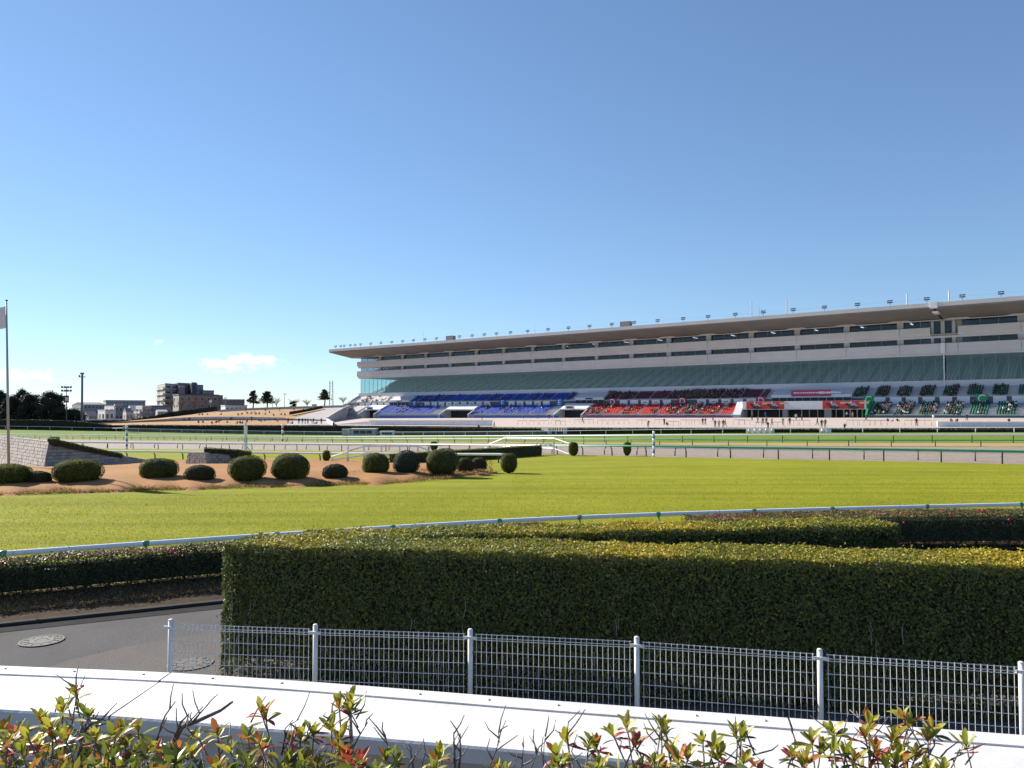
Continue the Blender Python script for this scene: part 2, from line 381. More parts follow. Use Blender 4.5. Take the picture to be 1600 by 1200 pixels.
def straw_pts(r, n):
    px = r.uniform(-250, 2000, n); f = r.uniform(0.3, 2.2, n); out = []
    rows = [RailRow(RAIL1_PX, 0.84, o) for o in (0.3, 1.25, 2.2)]
    xs = np.array([np.interp(px, q.px, q.P[:, 0]) for q in rows]); ys = np.array([np.interp(px, q.px, q.P[:, 1]) for q in rows])
    t = (f - 0.3) / 0.95; i = np.clip(t.astype(int), 0, 1); u = t - i; idx = np.arange(n)
    X = xs[i, idx] * (1 - u) + xs[i + 1, idx] * u; Y = ys[i, idx] * (1 - u) + ys[i + 1, idx] * u
    return np.stack([X, Y, np.full(n, 0.09)], 1)
o = blades('dry_grass_litter', 26000, straw_pts, 0.07, 0.02, STRW, 4, 0, 1, 1.2)
setp(o, 'brown dry grass lying along the foot of the low azalea hedge', 'dry grass', kind='stuff')

# brown mound that carries the clipped balls and stone walls
def mound():
    near = [(-400, 784), (0, 775), (100, 772), (200, 769), (300, 766), (400, 763), (500, 760), (600, 757), (680, 751), (740, 744), (778, 739)]
    far = [(-400, 722), (0, 722), (100, 721), (200, 720), (300, 718.5), (400, 717.5), (500, 717), (600, 719), (680, 722.5), (740, 729), (778, 738)]
    xs = np.arange(-400, 779, 6); ny = np.interp(xs, *zip(*near)); fy = np.interp(xs, *zip(*far)); rows = []
    for i in range(15):
        t = i / 14; R = []
        for x, a, b in zip(xs, ny, fy):
            wob = math.sin(x * .11) * 1.2 + math.sin(x * .043 + 1) * 1.6
            p = on_ground(x, a + (b - a) * t + wob * (1 - t)); e = min(1, (x + 400) / 120, (779 - x) / 90)
            h = 0.07 + 0.34 * max(0, math.sin(math.pi * min(1, t * 1.15))) ** 0.7 * max(0, e) if 0 < i < 14 else 0.02
            R.append(p + Vector((0, 0, h)))
        rows.append(R)
    return MB().grid(rows)
structure(mound().build('dry_grass_bank', DRY, smooth=True))
def mound_pts(r, n):
    px = r.uniform(-60, 770, n); near = np.interp(px, [-400, 0, 200, 400, 600, 680, 740, 778], [784, 775, 769, 763, 757, 751, 744, 739])
    py = near - r.uniform(0, 1, n) ** 1.6 * 16
    Y = 3.8 * 1200 / (py - 644); X = (px - 800) / F * Y
    return np.stack([X, Y, np.full(n, 0.07) + np.clip((near - py) / 16, 0, 1) * .16], 1)
o = blades('dry_grass_edge', 16000, mound_pts, 0.10, 0.05, STRW, 5, 0, 1, 0.9)
setp(o, 'tufted brown grass along the near edge of the bank with clipped bushes', 'dry grass', kind='stuff')
# ------------------------------------------------------------------ near: terrace, parapet, fence
TOPZ = 2.55
class EdgeRow(RailRow): pass
PAR_FAR = RailRow([(-900, 1000), (-300, 1032), (0, 1042), (267, 1052.5), (500, 1068), (800, 1092), (1000, 1107), (1281, 1127.5), (1600, 1151), (2000, 1182), (2600, 1230)], TOPZ)
PAR_NEAR = RailRow([(-900, 1058), (-300, 1090), (0, 1109.5), (200, 1121), (400, 1138), (600, 1155), (800, 1172), (1000, 1190), (1300, 1217), (1600, 1245), (2000, 1282), (2600, 1330)], TOPZ)
PWHITE = M('parapet_white', (0.62, 0.61, 0.60), 0.7, 0.16, 1.6, 0.08, 40, detail=12, col2=(0.74, 0.735, 0.73))
PWALL = M('parapet_wall_paint', (0.55, 0.53, 0.52), 0.75, 0.08, 3, 0.1, 30)
par = thing('parapet_wall', (0, 3.2, 0), 'white curved parapet wall with smooth coping in front of the azaleas', 'wall')
def pedge(row, px, dz=0.0): v = row.at(px); return Vector((v.x, v.y, TOPZ + dz))
def seam_near(pf, pn):  # coping slab ends follow the joints seen on the cap
    return pf, pn
# joints: far px -> near px
JO = [(-760, -900), (267, 170), (1232, 1262), (2300, 2500)]
for (f0, n0), (f1, n1) in zip(JO, JO[1:]):
    mb = MB(); N = 40; A = []; B = []; C = []; D = []; E = []; Fq = []
    for i in range(N + 1):
        t = i / N
        pf = pedge(PAR_FAR, f0 + (f1 - f0) * t); pn = pedge(PAR_NEAR, n0 + (n1 - n0) * t)
        tan = Vector((1, 0, 0)) if i not in (0, N) else Vector((1, 0, 0))
        sh = 0.004 if i == 0 else (-0.004 if i == N else 0)
        pf = pf + tan * sh; pn = pn + tan * sh
        d = (pn - pf).normalized()
        A.append(pf + d * 0.115); B.append(pn + Vector((0, 0, -0.008))); Bm = pn - d * 0.008
        C.append(Bm); D.append(pn + Vector((0, 0, -0.062))); E.append(pf + d * 0.115 + Vector((0, 0, -0.062)))
    mb.loft(A, C); mb.loft(C, B); mb.loft(B, D); mb.loft(D, E); mb.loft(E, A)
    for q in (0, N): mb.quad(A[q], B[q], D[q], E[q])
    mb.build('coping_slab', PWHITE, par)
    mb = MB(); A = []; B = []; C = []; D = []
    for i in range(N + 1):
        t = i / N; pf = pedge(PAR_FAR, f0 + (f1 - f0) * t); pn = pedge(PAR_NEAR, n0 + (n1 - n0) * t); d = (pn - pf).normalized()
        sh = Vector((0.004 if i == 0 else (-0.004 if i == N else 0), 0, 0)); u = Vector((0, 0, 0.006))
        A.append(pf + u + sh); B.append(pf + d * 0.107 + u + sh); C.append(pf + d * 0.107 + sh + Vector((0, 0, -0.05))); D.append(pf + sh + Vector((0, 0, -0.09)))
    mb.loft(A, B); mb.loft(B, C); mb.loft(C, D); mb.loft(D, A)
    mb.build('edge_flashing', PWHITE, par)
rv = MB().ball((0, 0, 0), (0.007, 0.007, 0.0035), 8, 4).mesh('rivet', M('rivet_metal', (0.45, 0.44, 0.43), 0.5, metal=0.4))
for px in list(range(-100, 1800, 108)):
    pf = pedge(PAR_FAR, px); d = (pedge(PAR_NEAR, px) - pf).normalized()
    link('rivet', rv, par, tuple(pf + d * 0.05 + Vector((0, 0, 0.008)) - world_loc(par)))
mb = MB(); xs = range(-700, 2301, 60)
def ins(px, o):
    pf = pedge(PAR_FAR, px); d = (pedge(PAR_NEAR, px) - pf); return pf + d * o
A = [ins(x, 0.88) + Vector((0, 0, -0.064)) for x in xs]; B = [Vector((v.x, v.y, -0.05)) for v in A]
A2 = [ins(x, 0.1) + Vector((0, 0, -0.095)) for x in xs]; B2 = [Vector((v.x, v.y, -0.05)) for v in A2]
mb.loft(B, A); mb.loft(A, A2); mb.loft(A2, B2); mb.build('wall_face', PWALL, par)
mb = MB(); A = [ins(x, 0.9) * 1 for x in xs]
mb.loft([Vector((v.x, v.y - 0.04, 2.16)) for v in A], [Vector((v.x, -4, 2.16)) for v in A]); structure(mb.build('terrace', M('terrace_soil', (0.09, 0.07, 0.05), 0.95, 0.3, 6, 0.6, 30)))

FPX = [(267, 973), (493, 981), (735, 988.5), (995, 1000.5), (1281, 1020), (1596, 1040.5)]
FZ = 1.12
fpts = [atz(a, b, FZ) for a, b in FPX]
dv = (fpts[-1] - fpts[-2]); fpts.append(fpts[-1] + dv); fpts.append(fpts[-1] + dv)
fence = thing('mesh_fence', (fpts[2].x, fpts[2].y, 0), 'galvanised wire mesh fence with round posts between parapet and tall hedge', 'fence')
FO = world_loc(fence)
pm = MB().tube([(0, 0, 0), (0, 0, FZ + 0.03)], 0.031, 12); pm.tube([(0, 0, FZ + 0.03), (0, 0, FZ + 0.045)], [0.034, 0.024], 12); pm = pm.mesh('post', STEEL, True)
clampm = MB().box((0, 0, 0), (0.16, 0.02, 0.035)).mesh('clamp', STEEL)
for p in fpts:
    po = link('post', pm, fence, (p.x - FO.x, p.y - FO.y, 0))
    for zz in (FZ - 0.05, FZ - 0.80): link('clamp', clampm, po, (0, -0.045, zz), (0, 0, math.atan2(dv.y, dv.x)))
ZV0 = 0.06
vw = MB().tube([(0, 0, ZV0), (0, 0, FZ)], 0.0034, 5).mesh('wire', STEEL)
for a, b in zip(fpts, fpts[1:]):
    d = b - a; Ln = math.hypot(d.x, d.y); ang = math.atan2(d.y, d.x); nn = Vector((d.y, -d.x, 0)).normalized()
    pan = MB()
    # top folded beam: three rails with the verticals turned over
    for dz, off in ((0.0, 0.035), (-0.035, 0.062), (-0.07, 0.03)):
        pan.tube([(a.x + d.x * .03 + nn.x * off, a.y + d.y * .03 + nn.y * off, FZ + dz - 0.005), (b.x - d.x * .03 + nn.x * off, b.y - d.y * .03 + nn.y * off, FZ + dz - 0.005)], 0.0045, 5)
    n = 30
    for i in range(n):
        t = 0.04 + 0.92 * i / (n - 1); q = a + d * t
        pan.tube([(q.x + nn.x * .03, q.y + nn.y * .03, FZ - .075), (q.x + nn.x * .064, q.y + nn.y * .064, FZ - .04), (q.x + nn.x * .036, q.y + nn.y * .036, FZ - .003)], 0.0033, 4)
    po = pan.build('panel', STEEL, fence)
    hw = MB().tube([(-Ln * .47, 0, 0), (Ln * .47, 0, 0)], 0.0042, 5).mesh('wire', STEEL)
    mid = (a + b) / 2
    for i in range(n):
        t = 0.04 + 0.92 * i / (n - 1); q = a + d * t + nn * 0.03
        link('wire', vw, po, (q.x - FO.x, q.y - FO.y, 0))
    for z in (0.905, 0.765, 0.625, 0.485, 0.345, 0.315, 0.285, 0.14):
        link('wire', hw, po, (mid.x + nn.x * .036 - FO.x, mid.y + nn.y * .036 - FO.y, z), (0, 0, ang))

mb = MB().quad(*[atz(a, b, -0.007) for a, b in ((15, 1062), (108, 1031), (215, 1007), (350, 984), (560, 960), (700, 1075))]); structure(mb.build('asphalt_patch', lawn_material('asphalt_light', (0.15, 0.135, 0.125), (0.175, 0.16, 0.15), (0.12, 0.11, 0.105), 45)))
# manhole covers
MH = M('manhole_iron', (0.085, 0.08, 0.078), 0.75, 0.25, 14, 0.5, 60)
for px, py, lab in ((65, 1001, 'round pale manhole cover in asphalt beside the low hedge'), (297, 1036.5, 'round manhole cover in asphalt behind the end fence post')):
    p = atz(px, py, 0.0); mb = MB(); n = 40
    for r0, r1, z in ((0.335, 0.30, 0.006), (0.29, 0.20, 0.004), (0.19, 0.10, 0.007), (0.09, 0.0, 0.005)):
        ring = [[(p.x + r * math.cos(2 * math.pi * i / n), p.y + r * math.sin(2 * math.pi * i / n), zz) for i in range(n + 1)] for r, zz in ((r0, -0.02), (r0, z), (max(r1, .002), z), (max(r1, .002), -0.02))]
        mb.grid(ring)
    for i in range(12):
        a = i * math.pi / 6; mb.box((p.x + .245 * math.cos(a), p.y + .245 * math.sin(a), 0.004), (0.07, 0.018, 0.012), a)
    mb.build('manhole_cover', MH, label=lab, cat='manhole cover')

# ------------------------------------------------------------------ hedges
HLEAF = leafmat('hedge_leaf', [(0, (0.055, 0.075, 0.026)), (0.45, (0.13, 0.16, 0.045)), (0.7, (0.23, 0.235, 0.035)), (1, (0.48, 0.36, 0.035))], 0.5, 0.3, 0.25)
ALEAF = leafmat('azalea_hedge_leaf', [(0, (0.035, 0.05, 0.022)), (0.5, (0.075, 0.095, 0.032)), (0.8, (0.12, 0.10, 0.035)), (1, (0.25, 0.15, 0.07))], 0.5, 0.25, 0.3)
STEMP = M('pale_twig', (0.30, 0.27, 0.23), 0.85, 0.3, 20)
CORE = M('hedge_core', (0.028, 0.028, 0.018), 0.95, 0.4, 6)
def wobble(s, q, ph): return 0.5 * np.sin(2.1 * s + ph) * np.cos(1.7 * q + ph * 2) + 0.3 * np.sin(5.3 * s + 2.2 * q + ph) + 0.2 * np.sin(11 * s - 7 * q)
def hedge(name, label, path, th, H, dens, leaf, mat, z0=0.0, top_hue=None, lowgap=0.0, taper=0.06, seed=1, core_z=0.12, trunks=0.0, group=None, wob=0.075, tuft=0.03, backk=0.35, core=0.10, twig=0):
    P = np.array(path, float); seg = np.linalg.norm(np.diff(P, axis=0), axis=1); cum = np.concatenate([[0], np.cumsum(seg)]); Ltot = cum[-1]
    r = np.random.default_rng(seed)
    def pos(s):
        x = np.interp(s, cum, P[:, 0]); y = np.interp(s, cum, P[:, 1]); x2 = np.interp(np.clip(s + .2, 0, Ltot), cum, P[:, 0]) - np.interp(np.clip(s - .2, 0, Ltot), cum, P[:, 0]); y2 = np.interp(np.clip(s + .2, 0, Ltot), cum, P[:, 1]) - np.interp(np.clip(s - .2, 0, Ltot), cum, P[:, 1])
        l = np.hypot(x2, y2) + 1e-9; return x, y, x2 / l, y2 / l
    pts, nrm, hue = [], [], []
    def emit(s, a, z, na, nz, ntan, h):
        x, y, tx, ty = pos(s); nx, ny = ty, -tx
        w = wobble(s, z * 1.3 + a, seed) * wob * np.where(nz > .95, .4, 1.0) - np.abs(r.normal(0, 0.036, len(s))) + (r.random(len(s)) < .06) * r.uniform(0, tuft, len(s)) + (r.random(len(s)) < .012) * r.uniform(0, .10, len(s))
        N = np.stack([nx * na + tx * ntan, ny * na + ty * ntan, nz + 0 * s], 1); N /= np.linalg.norm(N, axis=1)[:, None] + 1e-9
        pts.append(np.stack([x + nx * a, y + ny * a, z], 1) + N * w[:, None]); nrm.append(N); hue.append(h)
    rc = 0.10  # rounded shoulder
    for side, dk in ((1, 1.0), (-1, backk)):
        n = int(Ltot * H * dens * dk); s = r.uniform(0, Ltot, n); z = r.uniform(0.03, H, n)
        keep = r.random(n) > lowgap * np.clip(1 - z / (0.45 * H), 0, 1); s, z = s[keep], z[keep]; n = len(s)
        a = side * (th / 2 * (1 - taper * (1 - z / H))); k = np.clip((z - (H - rc)) / rc, 0, 1); a = a - side * rc * (1 - np.sqrt(np.clip(1 - k * k, 0, 1)))
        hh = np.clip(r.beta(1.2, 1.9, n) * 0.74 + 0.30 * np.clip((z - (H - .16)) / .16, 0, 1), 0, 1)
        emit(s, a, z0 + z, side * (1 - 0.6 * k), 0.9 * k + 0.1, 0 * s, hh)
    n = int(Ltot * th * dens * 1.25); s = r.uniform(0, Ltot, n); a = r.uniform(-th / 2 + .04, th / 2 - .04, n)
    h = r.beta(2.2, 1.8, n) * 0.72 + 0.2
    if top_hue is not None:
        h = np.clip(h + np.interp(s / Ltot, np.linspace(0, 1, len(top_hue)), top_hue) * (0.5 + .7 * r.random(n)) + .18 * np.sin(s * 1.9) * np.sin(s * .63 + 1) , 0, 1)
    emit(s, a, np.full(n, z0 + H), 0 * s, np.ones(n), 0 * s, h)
    for e, sg in ((0.0, -1), (Ltot, 1)):
        n = int(th * H * dens); s = np.full(n, e); a = r.uniform(-th / 2, th / 2, n); z = r.uniform(0.03, H, n); a = a * (1 - taper * (1 - z / H))
        emit(s, a, z0 + z, 0 * s, 0.1 + 0 * s, np.full(n, sg * 1.0), r.beta(2, 3, n) * .65)
    Pn = np.concatenate(pts); Nn = np.concatenate(nrm); Hn = np.concatenate(hue)
    o = Vector((P[:, 0].mean(), P[:, 1].mean(), z0)); t = thing(name, o, label, 'hedge', group)
    me = leaf_cloud('foliage', Pn, Nn, leaf, 0.52, Hn, mat, spread=0.75, origin=tuple(o), seed=seed, flat=.75)
    setp(link('foliage', me, t), kind='stuff')
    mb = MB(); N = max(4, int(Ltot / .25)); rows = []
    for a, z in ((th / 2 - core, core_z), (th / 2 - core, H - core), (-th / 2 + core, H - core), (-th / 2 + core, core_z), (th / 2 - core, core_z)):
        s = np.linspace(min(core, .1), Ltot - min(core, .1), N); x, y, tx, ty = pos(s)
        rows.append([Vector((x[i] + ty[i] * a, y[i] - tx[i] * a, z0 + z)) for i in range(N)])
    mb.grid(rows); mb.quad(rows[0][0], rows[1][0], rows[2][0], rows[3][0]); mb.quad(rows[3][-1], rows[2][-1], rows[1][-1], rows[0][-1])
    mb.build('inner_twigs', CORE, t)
    if trunks:
        mb = MB()
        for s in np.arange(0.15, Ltot, trunks):
            s = s + r.uniform(-.1, .1); x, y, tx, ty = pos(np.array([s])); a = r.uniform(-.2, .2) * th
            bx, by = float(x[0] + ty[0] * a), float(y[0] - tx[0] * a)
            for _ in range(2): mb.tube([(bx, by, z0), (bx + r.normal(0, .05), by + r.normal(0, .05), z0 + H * .3), (bx + r.normal(0, .14), by + r.normal(0, .12), z0 + H * .65)], [0.022, 0.015, 0.008], 5)
        if twig:
            for _ in range(int(Ltot * twig)):
                s = r.uniform(.1, Ltot - .1); z = abs(r.normal(0, H * .22)) + .02; x, y, tx, ty = pos(np.array([s])); a = th / 2 * (1 - taper) - r.uniform(-.01, .07)
                bx, by = float(x[0] + ty[0] * a), float(y[0] - tx[0] * a); l = r.uniform(.08, .3)
                mb.tube([(bx, by, z0 + z), (bx + r.normal(0, .02), by + r.normal(0, .015), z0 + z + l * .5), (bx + r.normal(0, .04), by + r.normal(0, .03), z0 + z + l)], [0.005, 0.004, 0.0025], 4)
        mb.build('stems', STEMP if twig else BARK, t)
    return t
def L2(p, q, n=24, bow=0.0):
    return [(p[0] + (q[0] - p[0]) * i / n, p[1] + (q[1] - p[1]) * i / n + bow * math.sin(math.pi * i / n)) for i in range(n + 1)]
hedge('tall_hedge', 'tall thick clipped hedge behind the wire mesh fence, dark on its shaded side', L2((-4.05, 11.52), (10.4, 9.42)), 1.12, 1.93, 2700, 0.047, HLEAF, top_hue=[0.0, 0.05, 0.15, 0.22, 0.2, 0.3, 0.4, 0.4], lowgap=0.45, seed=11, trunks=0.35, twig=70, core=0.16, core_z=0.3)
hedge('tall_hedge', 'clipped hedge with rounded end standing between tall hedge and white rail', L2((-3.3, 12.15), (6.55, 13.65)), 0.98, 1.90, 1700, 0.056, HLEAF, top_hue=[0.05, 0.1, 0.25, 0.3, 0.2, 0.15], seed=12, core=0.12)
def rail_path(x0, x1, off): rw = RailRow(RAIL1_PX, 0.84, off); return [tuple(rw.at(x))[:2] for x in np.arange(x0, x1 + 1, 15)]
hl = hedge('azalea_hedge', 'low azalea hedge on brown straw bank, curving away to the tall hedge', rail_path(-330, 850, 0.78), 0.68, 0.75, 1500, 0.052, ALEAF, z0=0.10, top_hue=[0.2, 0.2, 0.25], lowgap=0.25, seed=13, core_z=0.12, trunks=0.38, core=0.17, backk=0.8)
h3r = [tuple(atz(a, b, 1.0))[:2] for a, b in ((1085, 809.5), (1200, 804.5), (1400, 800.5), (1600, 798.5), (1800, 797))]
h3r = [(x, y - 0.1) for x, y in h3r]
hr = hedge('azalea_hedge', 'low azalea hedge with red blooms beside the white rail, beyond the rounded hedge', h3r, 1.25, 0.95, 1100, 0.055, ALEAF, z0=0.08, top_hue=[0.3, 0.25, 0.2], lowgap=0.35, seed=14, core_z=0.18, trunks=0.45, core=0.2, backk=0.6)
FLW = M('azalea_bloom', (0.55, 0.03, 0.09), 0.6, 0.2, 30)
fm = MB()
for i in range(9):
    a = i * 2.4; tilt = 0.3 + (i % 3) * .35; c, s_ = math.cos(a), math.sin(a); l = 0.028
    fm.quad((0, 0, 0), (c * l * .6 - s_ * .012, s_ * l * .6 + c * .012, l * tilt), (c * l, s_ * l, l * tilt * 1.3), (c * l * .6 + s_ * .012, s_ * l * .6 - c * .012, l * tilt))
fm = fm.mesh('bloom', FLW)
for px, py, Y in ((4, 880, 15.0), (272, 861, 15.6), (276, 868, 15.6), (262, 862, 15.7), (1125, 808, 20.5), (1162, 808, 20.7), (1166, 810, 20.6), (1186, 806, 20.8), (1335, 802, 21.2), (1370, 804, 21.1), (1405, 803, 21.3), (1410, 818, 20.6), (1440, 804, 21.0), (1473, 800, 21.2), (1487, 803, 21), (1531, 797.5, 21.6), (1534, 800, 21.2), (1560, 802, 21.2), (1452, 850, 20.5), (1575, 812, 20.7), (1180, 807, 20.6), (1122, 806, 20.6)):
    h = hl if px < 600 else hr; p = at(px, py, Y) - world_loc(h)
    for j in range(3): link('bloom', fm, h, tuple(p + Vector((random.uniform(-.03, .03), 0, random.uniform(-.02, .02)))), (random.uniform(-.5, .9), random.uniform(-.4, .4), random.random() * 6), (1.15, 1.15, 1.15))

# ------------------------------------------------------------------ rails
def resample(pts, step):
    P = np.array([tuple(p) for p in pts]); seg = np.linalg.norm(np.diff(P[:, :2], axis=0), axis=1); c = np.concatenate([[0], np.cumsum(seg)])
    s = np.arange(0, c[-1], step); return [Vector([float(np.interp(t, c, P[:, k])) for k in range(3)]) for t in s]
def rail(name, label, pts, h, r, railmat, postmat, step, lean=0.3, split=None, group=None, posts=None, oval=1.0, post_r=0.03, head=0.0):
    mid = pts[len(pts) // 2]; t = thing(name, tuple(mid), label, 'rail', group)
    segs = [(pts, railmat)] if split is None else [(pts[:split[0] + 1], railmat), (pts[split[0]:], split[1])]
    for pp, m in segs:
        mb = MB(); mb.tube([p + Vector((0, 0, h - r)) for p in pp], r, 8)
        mb.build('rail_tube', m, t, smooth=True)
    pm = MB(); pm.tube([(0, lean, -0.15), (0, lean * .92, h * .55), (0, lean * .45, h * .86), (0, 0.0, h - 1.6 * r)], [post_r, post_r, post_r * .9, post_r * .8], 6)
    if head: pm.ball((0, 0, h - r * .9), (head, r * 1.25, r * 1.15), 10, 6)
    pm = pm.mesh('post', postmat, True)
    for p in (posts or resample(pts, step)):
        i = min(range(len(pts)), key=lambda k: (pts[k].x - p.x) ** 2 + (pts[k].y - p.y) ** 2)
        d = pts[min(i + 1, len(pts) - 1)] - pts[max(i - 1, 0)]
        link('post', pm, t, tuple(p - mid), (0, 0, math.atan2(d.y, d.x)))
    return t
r1 = [RAIL1.at(x) for x in np.arange(-600, 2400, 20)]
rail('inner_rail', 'thick white rail on green posts along the near lawn edge', r1, 0.90, 0.062, RAILW, RAILG, 3, lean=-0.10, posts=[RAIL1.at(x) for x in (-210, 5, 228, 432, 613, 780, 905, 1028, 1178, 1300, 1448, 1595, 1745, 1900)], post_r=0.028, head=0.115)
cone = MB(); p = RAIL1.at(904); cone.tube([p + Vector((0, -0.065, 0.80)), p + Vector((0, -0.067, 0.90))], [0.05, 0.004], 4)
cone.build('marker_tag', M('red_plastic', (0.5, 0.02, 0.03), 0.5), label='small red triangular tag on the thick white rail', cat='marker')
def lerp_row(a, b, t, x0, x1, step=12): return [a.at(x).lerp(b.at(x), t) for x in np.arange(x0, x1, step)]
def cnt(x0, x, step=12): return int((x - x0) / step)
PALEG = M('rail_pale_green', (0.35, 0.55, 0.47), 0.4)
rail('track_rail', 'white and green rail at the lawn side of the dirt track', lerp_row(R_lawn, R_dirt, 0.01, -200, 2100), 1.08, 0.10, RAILW, POSTG, 4.1, 0.35, split=(cnt(-200, 860), RAILG), post_r=0.062)
rail('track_rail', 'lower white rail close behind the green rail of the dirt track', lerp_row(R_lawn, R_dirt, 0.11, 20, 2100), 0.83, 0.095, RAILW, POSTD, 4.1, -0.35, post_r=0.058)
rail('track_rail', 'thin green rail at the far side of the dirt track', lerp_row(R_dirt, R_verge, 0.0, -200, 2100), 0.80, 0.07, PALEG, POSTG, 4.6, -0.2, split=(cnt(-200, 860), RAILG), post_r=0.058)
rail('track_rail', 'white rail along the near edge of the turf track', lerp_row(R_verge, R_turf, 0.02, -200, 2100), 1.15, 0.10, RAILW, POSTD, 4.6, 0.3, post_r=0.06)
rail('track_rail', 'thin white outer rail in front of the far dark hedge', lerp_row(R_verge, R_turf, 0.985, -200, 2100), 0.95, 0.05, RAILW, RAILW, 6.5, 0.0, post_r=0.062)
ra = [on_ground(x, float(np.interp(x, [150, 300, 470, 600, 800], [717, 718.7, 720.8, 722.5, 724.5]))) for x in range(150, 796, 8)]
rail('lawn_rail', 'short white rail on slanting dark posts behind the clipped bushes', ra, 0.86, 0.095, RAILW, POSTD, 3.0, 0.5, post_r=0.06)

# white ramp handrails of the jump
def handrail(label, pts, group=None):
    base = on_ground(*pts[0][:2]); t = thing('handrail', tuple(base), label, 'railing'); G = []
    for px, ytop, ybase, post in pts:
        b = on_ground(px, ybase); tp = at(px, ytop, b.y); G.append((b, tp, post))
    m1 = MB().tube([g[1] for g in G], 0.07, 6).build('top_bar', WHITE, t)
    m2 = MB().tube([g[0].lerp(g[1], .42 if g[2] else .15) for g in G], 0.055, 6).build('middle_bar', WHITE, t)
    for b, tp, post in G:
        if post: MB().tube([b - Vector((0, 0, .1)), tp], 0.085, 6).build('post', WHITE, t)
handrail('white sloping handrail with five posts behind the small clipped bushes', [(519, 713.5, 722, 1), (543, 705.5, 722.5, 1), (568.5, 697.3, 722, 1), (596, 697.5, 721.5, 1), (624.5, 697.5, 721.5, 1), (653, 697.5, 721.5, 1), (682, 708, 721, 0)])
handrail('white handrail on posts beyond the black hedge jump', [(758, 697.5, 700, 0), (766, 693.5, 707, 1), (790, 683.8, 708, 1), (814.5, 684, 708.5, 1), (839, 684.3, 710, 1), (865.5, 684.8, 712, 1), (889, 693, 712.5, 0)])
# black hedge jump
JL = [on_ground(612, 726.5), on_ground(842, 712.2)]
hh = hedge('hurdle_hedge', 'long black hedge jump rising beside the white handrails', [(JL[0].x + (JL[1].x - JL[0].x) * i / 12, JL[0].y + (JL[1].y - JL[0].y) * i / 12 + .3) for i in range(13)], 0.9, 1.15, 300, 0.10, HLEAF, z0=min(JL[0].z, JL[1].z) - 0.05, seed=15, core_z=-0.2, core=0.06, wob=0.03)

# ------------------------------------------------------------------ clipped bushes
BLEAF = leafmat('box_leaf', [(0, (0.03, 0.042, 0.008)), (0.5, (0.12, 0.13, 0.012)), (1, (0.32, 0.30, 0.025))], 0.7, 0.35, 0.1)
DLEAF = leafmat('dull_leaf', [(0, (0.03, 0.026, 0.010)), (0.5, (0.068, 0.06, 0.020)), (1, (0.13, 0.10, 0.04))], 0.7, 0.2, 0.1)
PLEAF = leafmat('pale_speckled_leaf', [(0, (0.03, 0.04, 0.018)), (0.6, (0.07, 0.08, 0.04)), (0.85, (0.20, 0.20, 0.16)), (1, (0.42, 0.42, 0.36))], 0.7, 0.2, 0.1)
def topiary(px, top, bot, w, label, mat=BLEAF, seed=0, tall=False):
    b = on_ground(px, bot - 1); r = w / 2 * b.y / F; Y = b.y + r * 0.5
    hgt = (bot - top) * b.y / F * 1.02; ctr = Vector((at(px, bot, Y).x, Y, b.z + 0.04))
    t = thing('clipped_bush', tuple(ctr), label, 'bush', 'clipped bushes on the infield'); q = np.random.default_rng(100 + seed)
    n = int(1200 + 8500 * (w / 60) ** 1.3); d = q.normal(0, 1, (n, 3)); d /= np.linalg.norm(d, axis=1)[:, None]
    ex = 2.6; k = (np.abs(d) ** ex).sum(1) ** (-1 / ex)
    lump = 1 + 0.05 * np.sin(d[:, 0] * 4 + seed * 1.7) * np.cos(d[:, 2] * 3 + seed * 2) + 0.03 * np.sin(d[:, 1] * 8 + seed) + 0.02 * np.sin(d[:, 0] * 13 + d[:, 2] * 11 + seed) + (q.random(n) < .02) * q.uniform(0, .04, n)
    p = d * (k * lump * (1 - np.abs(q.normal(0, .025, n))))[:, None]
    low = np.clip(-p[:, 2] - 0.25, 0, 1); p[:, :2] *= (1 - .28 * low)[:, None]
    P = p * np.array([r, r, hgt / 2]) + np.array([0, 0, hgt / 2])
    P = P[P[:, 2] > 0.02]; n = len(P); N = P - np.array([0, 0, hgt * .45]); N /= np.linalg.norm(N, axis=1)[:, None]
    me = leaf_cloud('foliage', P, N, 0.05 if w > 20 else 0.075, 0.6, q.beta(2, 2.4, n), mat, spread=0.7, seed=seed, flat=.45)
    setp(link('foliage', me, t), kind='stuff')
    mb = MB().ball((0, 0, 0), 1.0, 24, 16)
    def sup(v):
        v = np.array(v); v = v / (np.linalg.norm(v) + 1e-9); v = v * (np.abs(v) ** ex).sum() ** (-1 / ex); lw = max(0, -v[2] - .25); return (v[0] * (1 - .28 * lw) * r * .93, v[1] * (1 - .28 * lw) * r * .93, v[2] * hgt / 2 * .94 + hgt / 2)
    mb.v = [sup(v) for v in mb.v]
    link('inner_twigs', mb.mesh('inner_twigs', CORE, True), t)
    mb = MB()
    for i in range(4): mb.tube([(q.normal(0, .06), q.normal(0, .06), -0.12), (q.normal(0, .1), q.normal(0, .1), hgt * .3)], [0.045, 0.03], 6)
    link('stems', mb.mesh('stems', BARK), t)
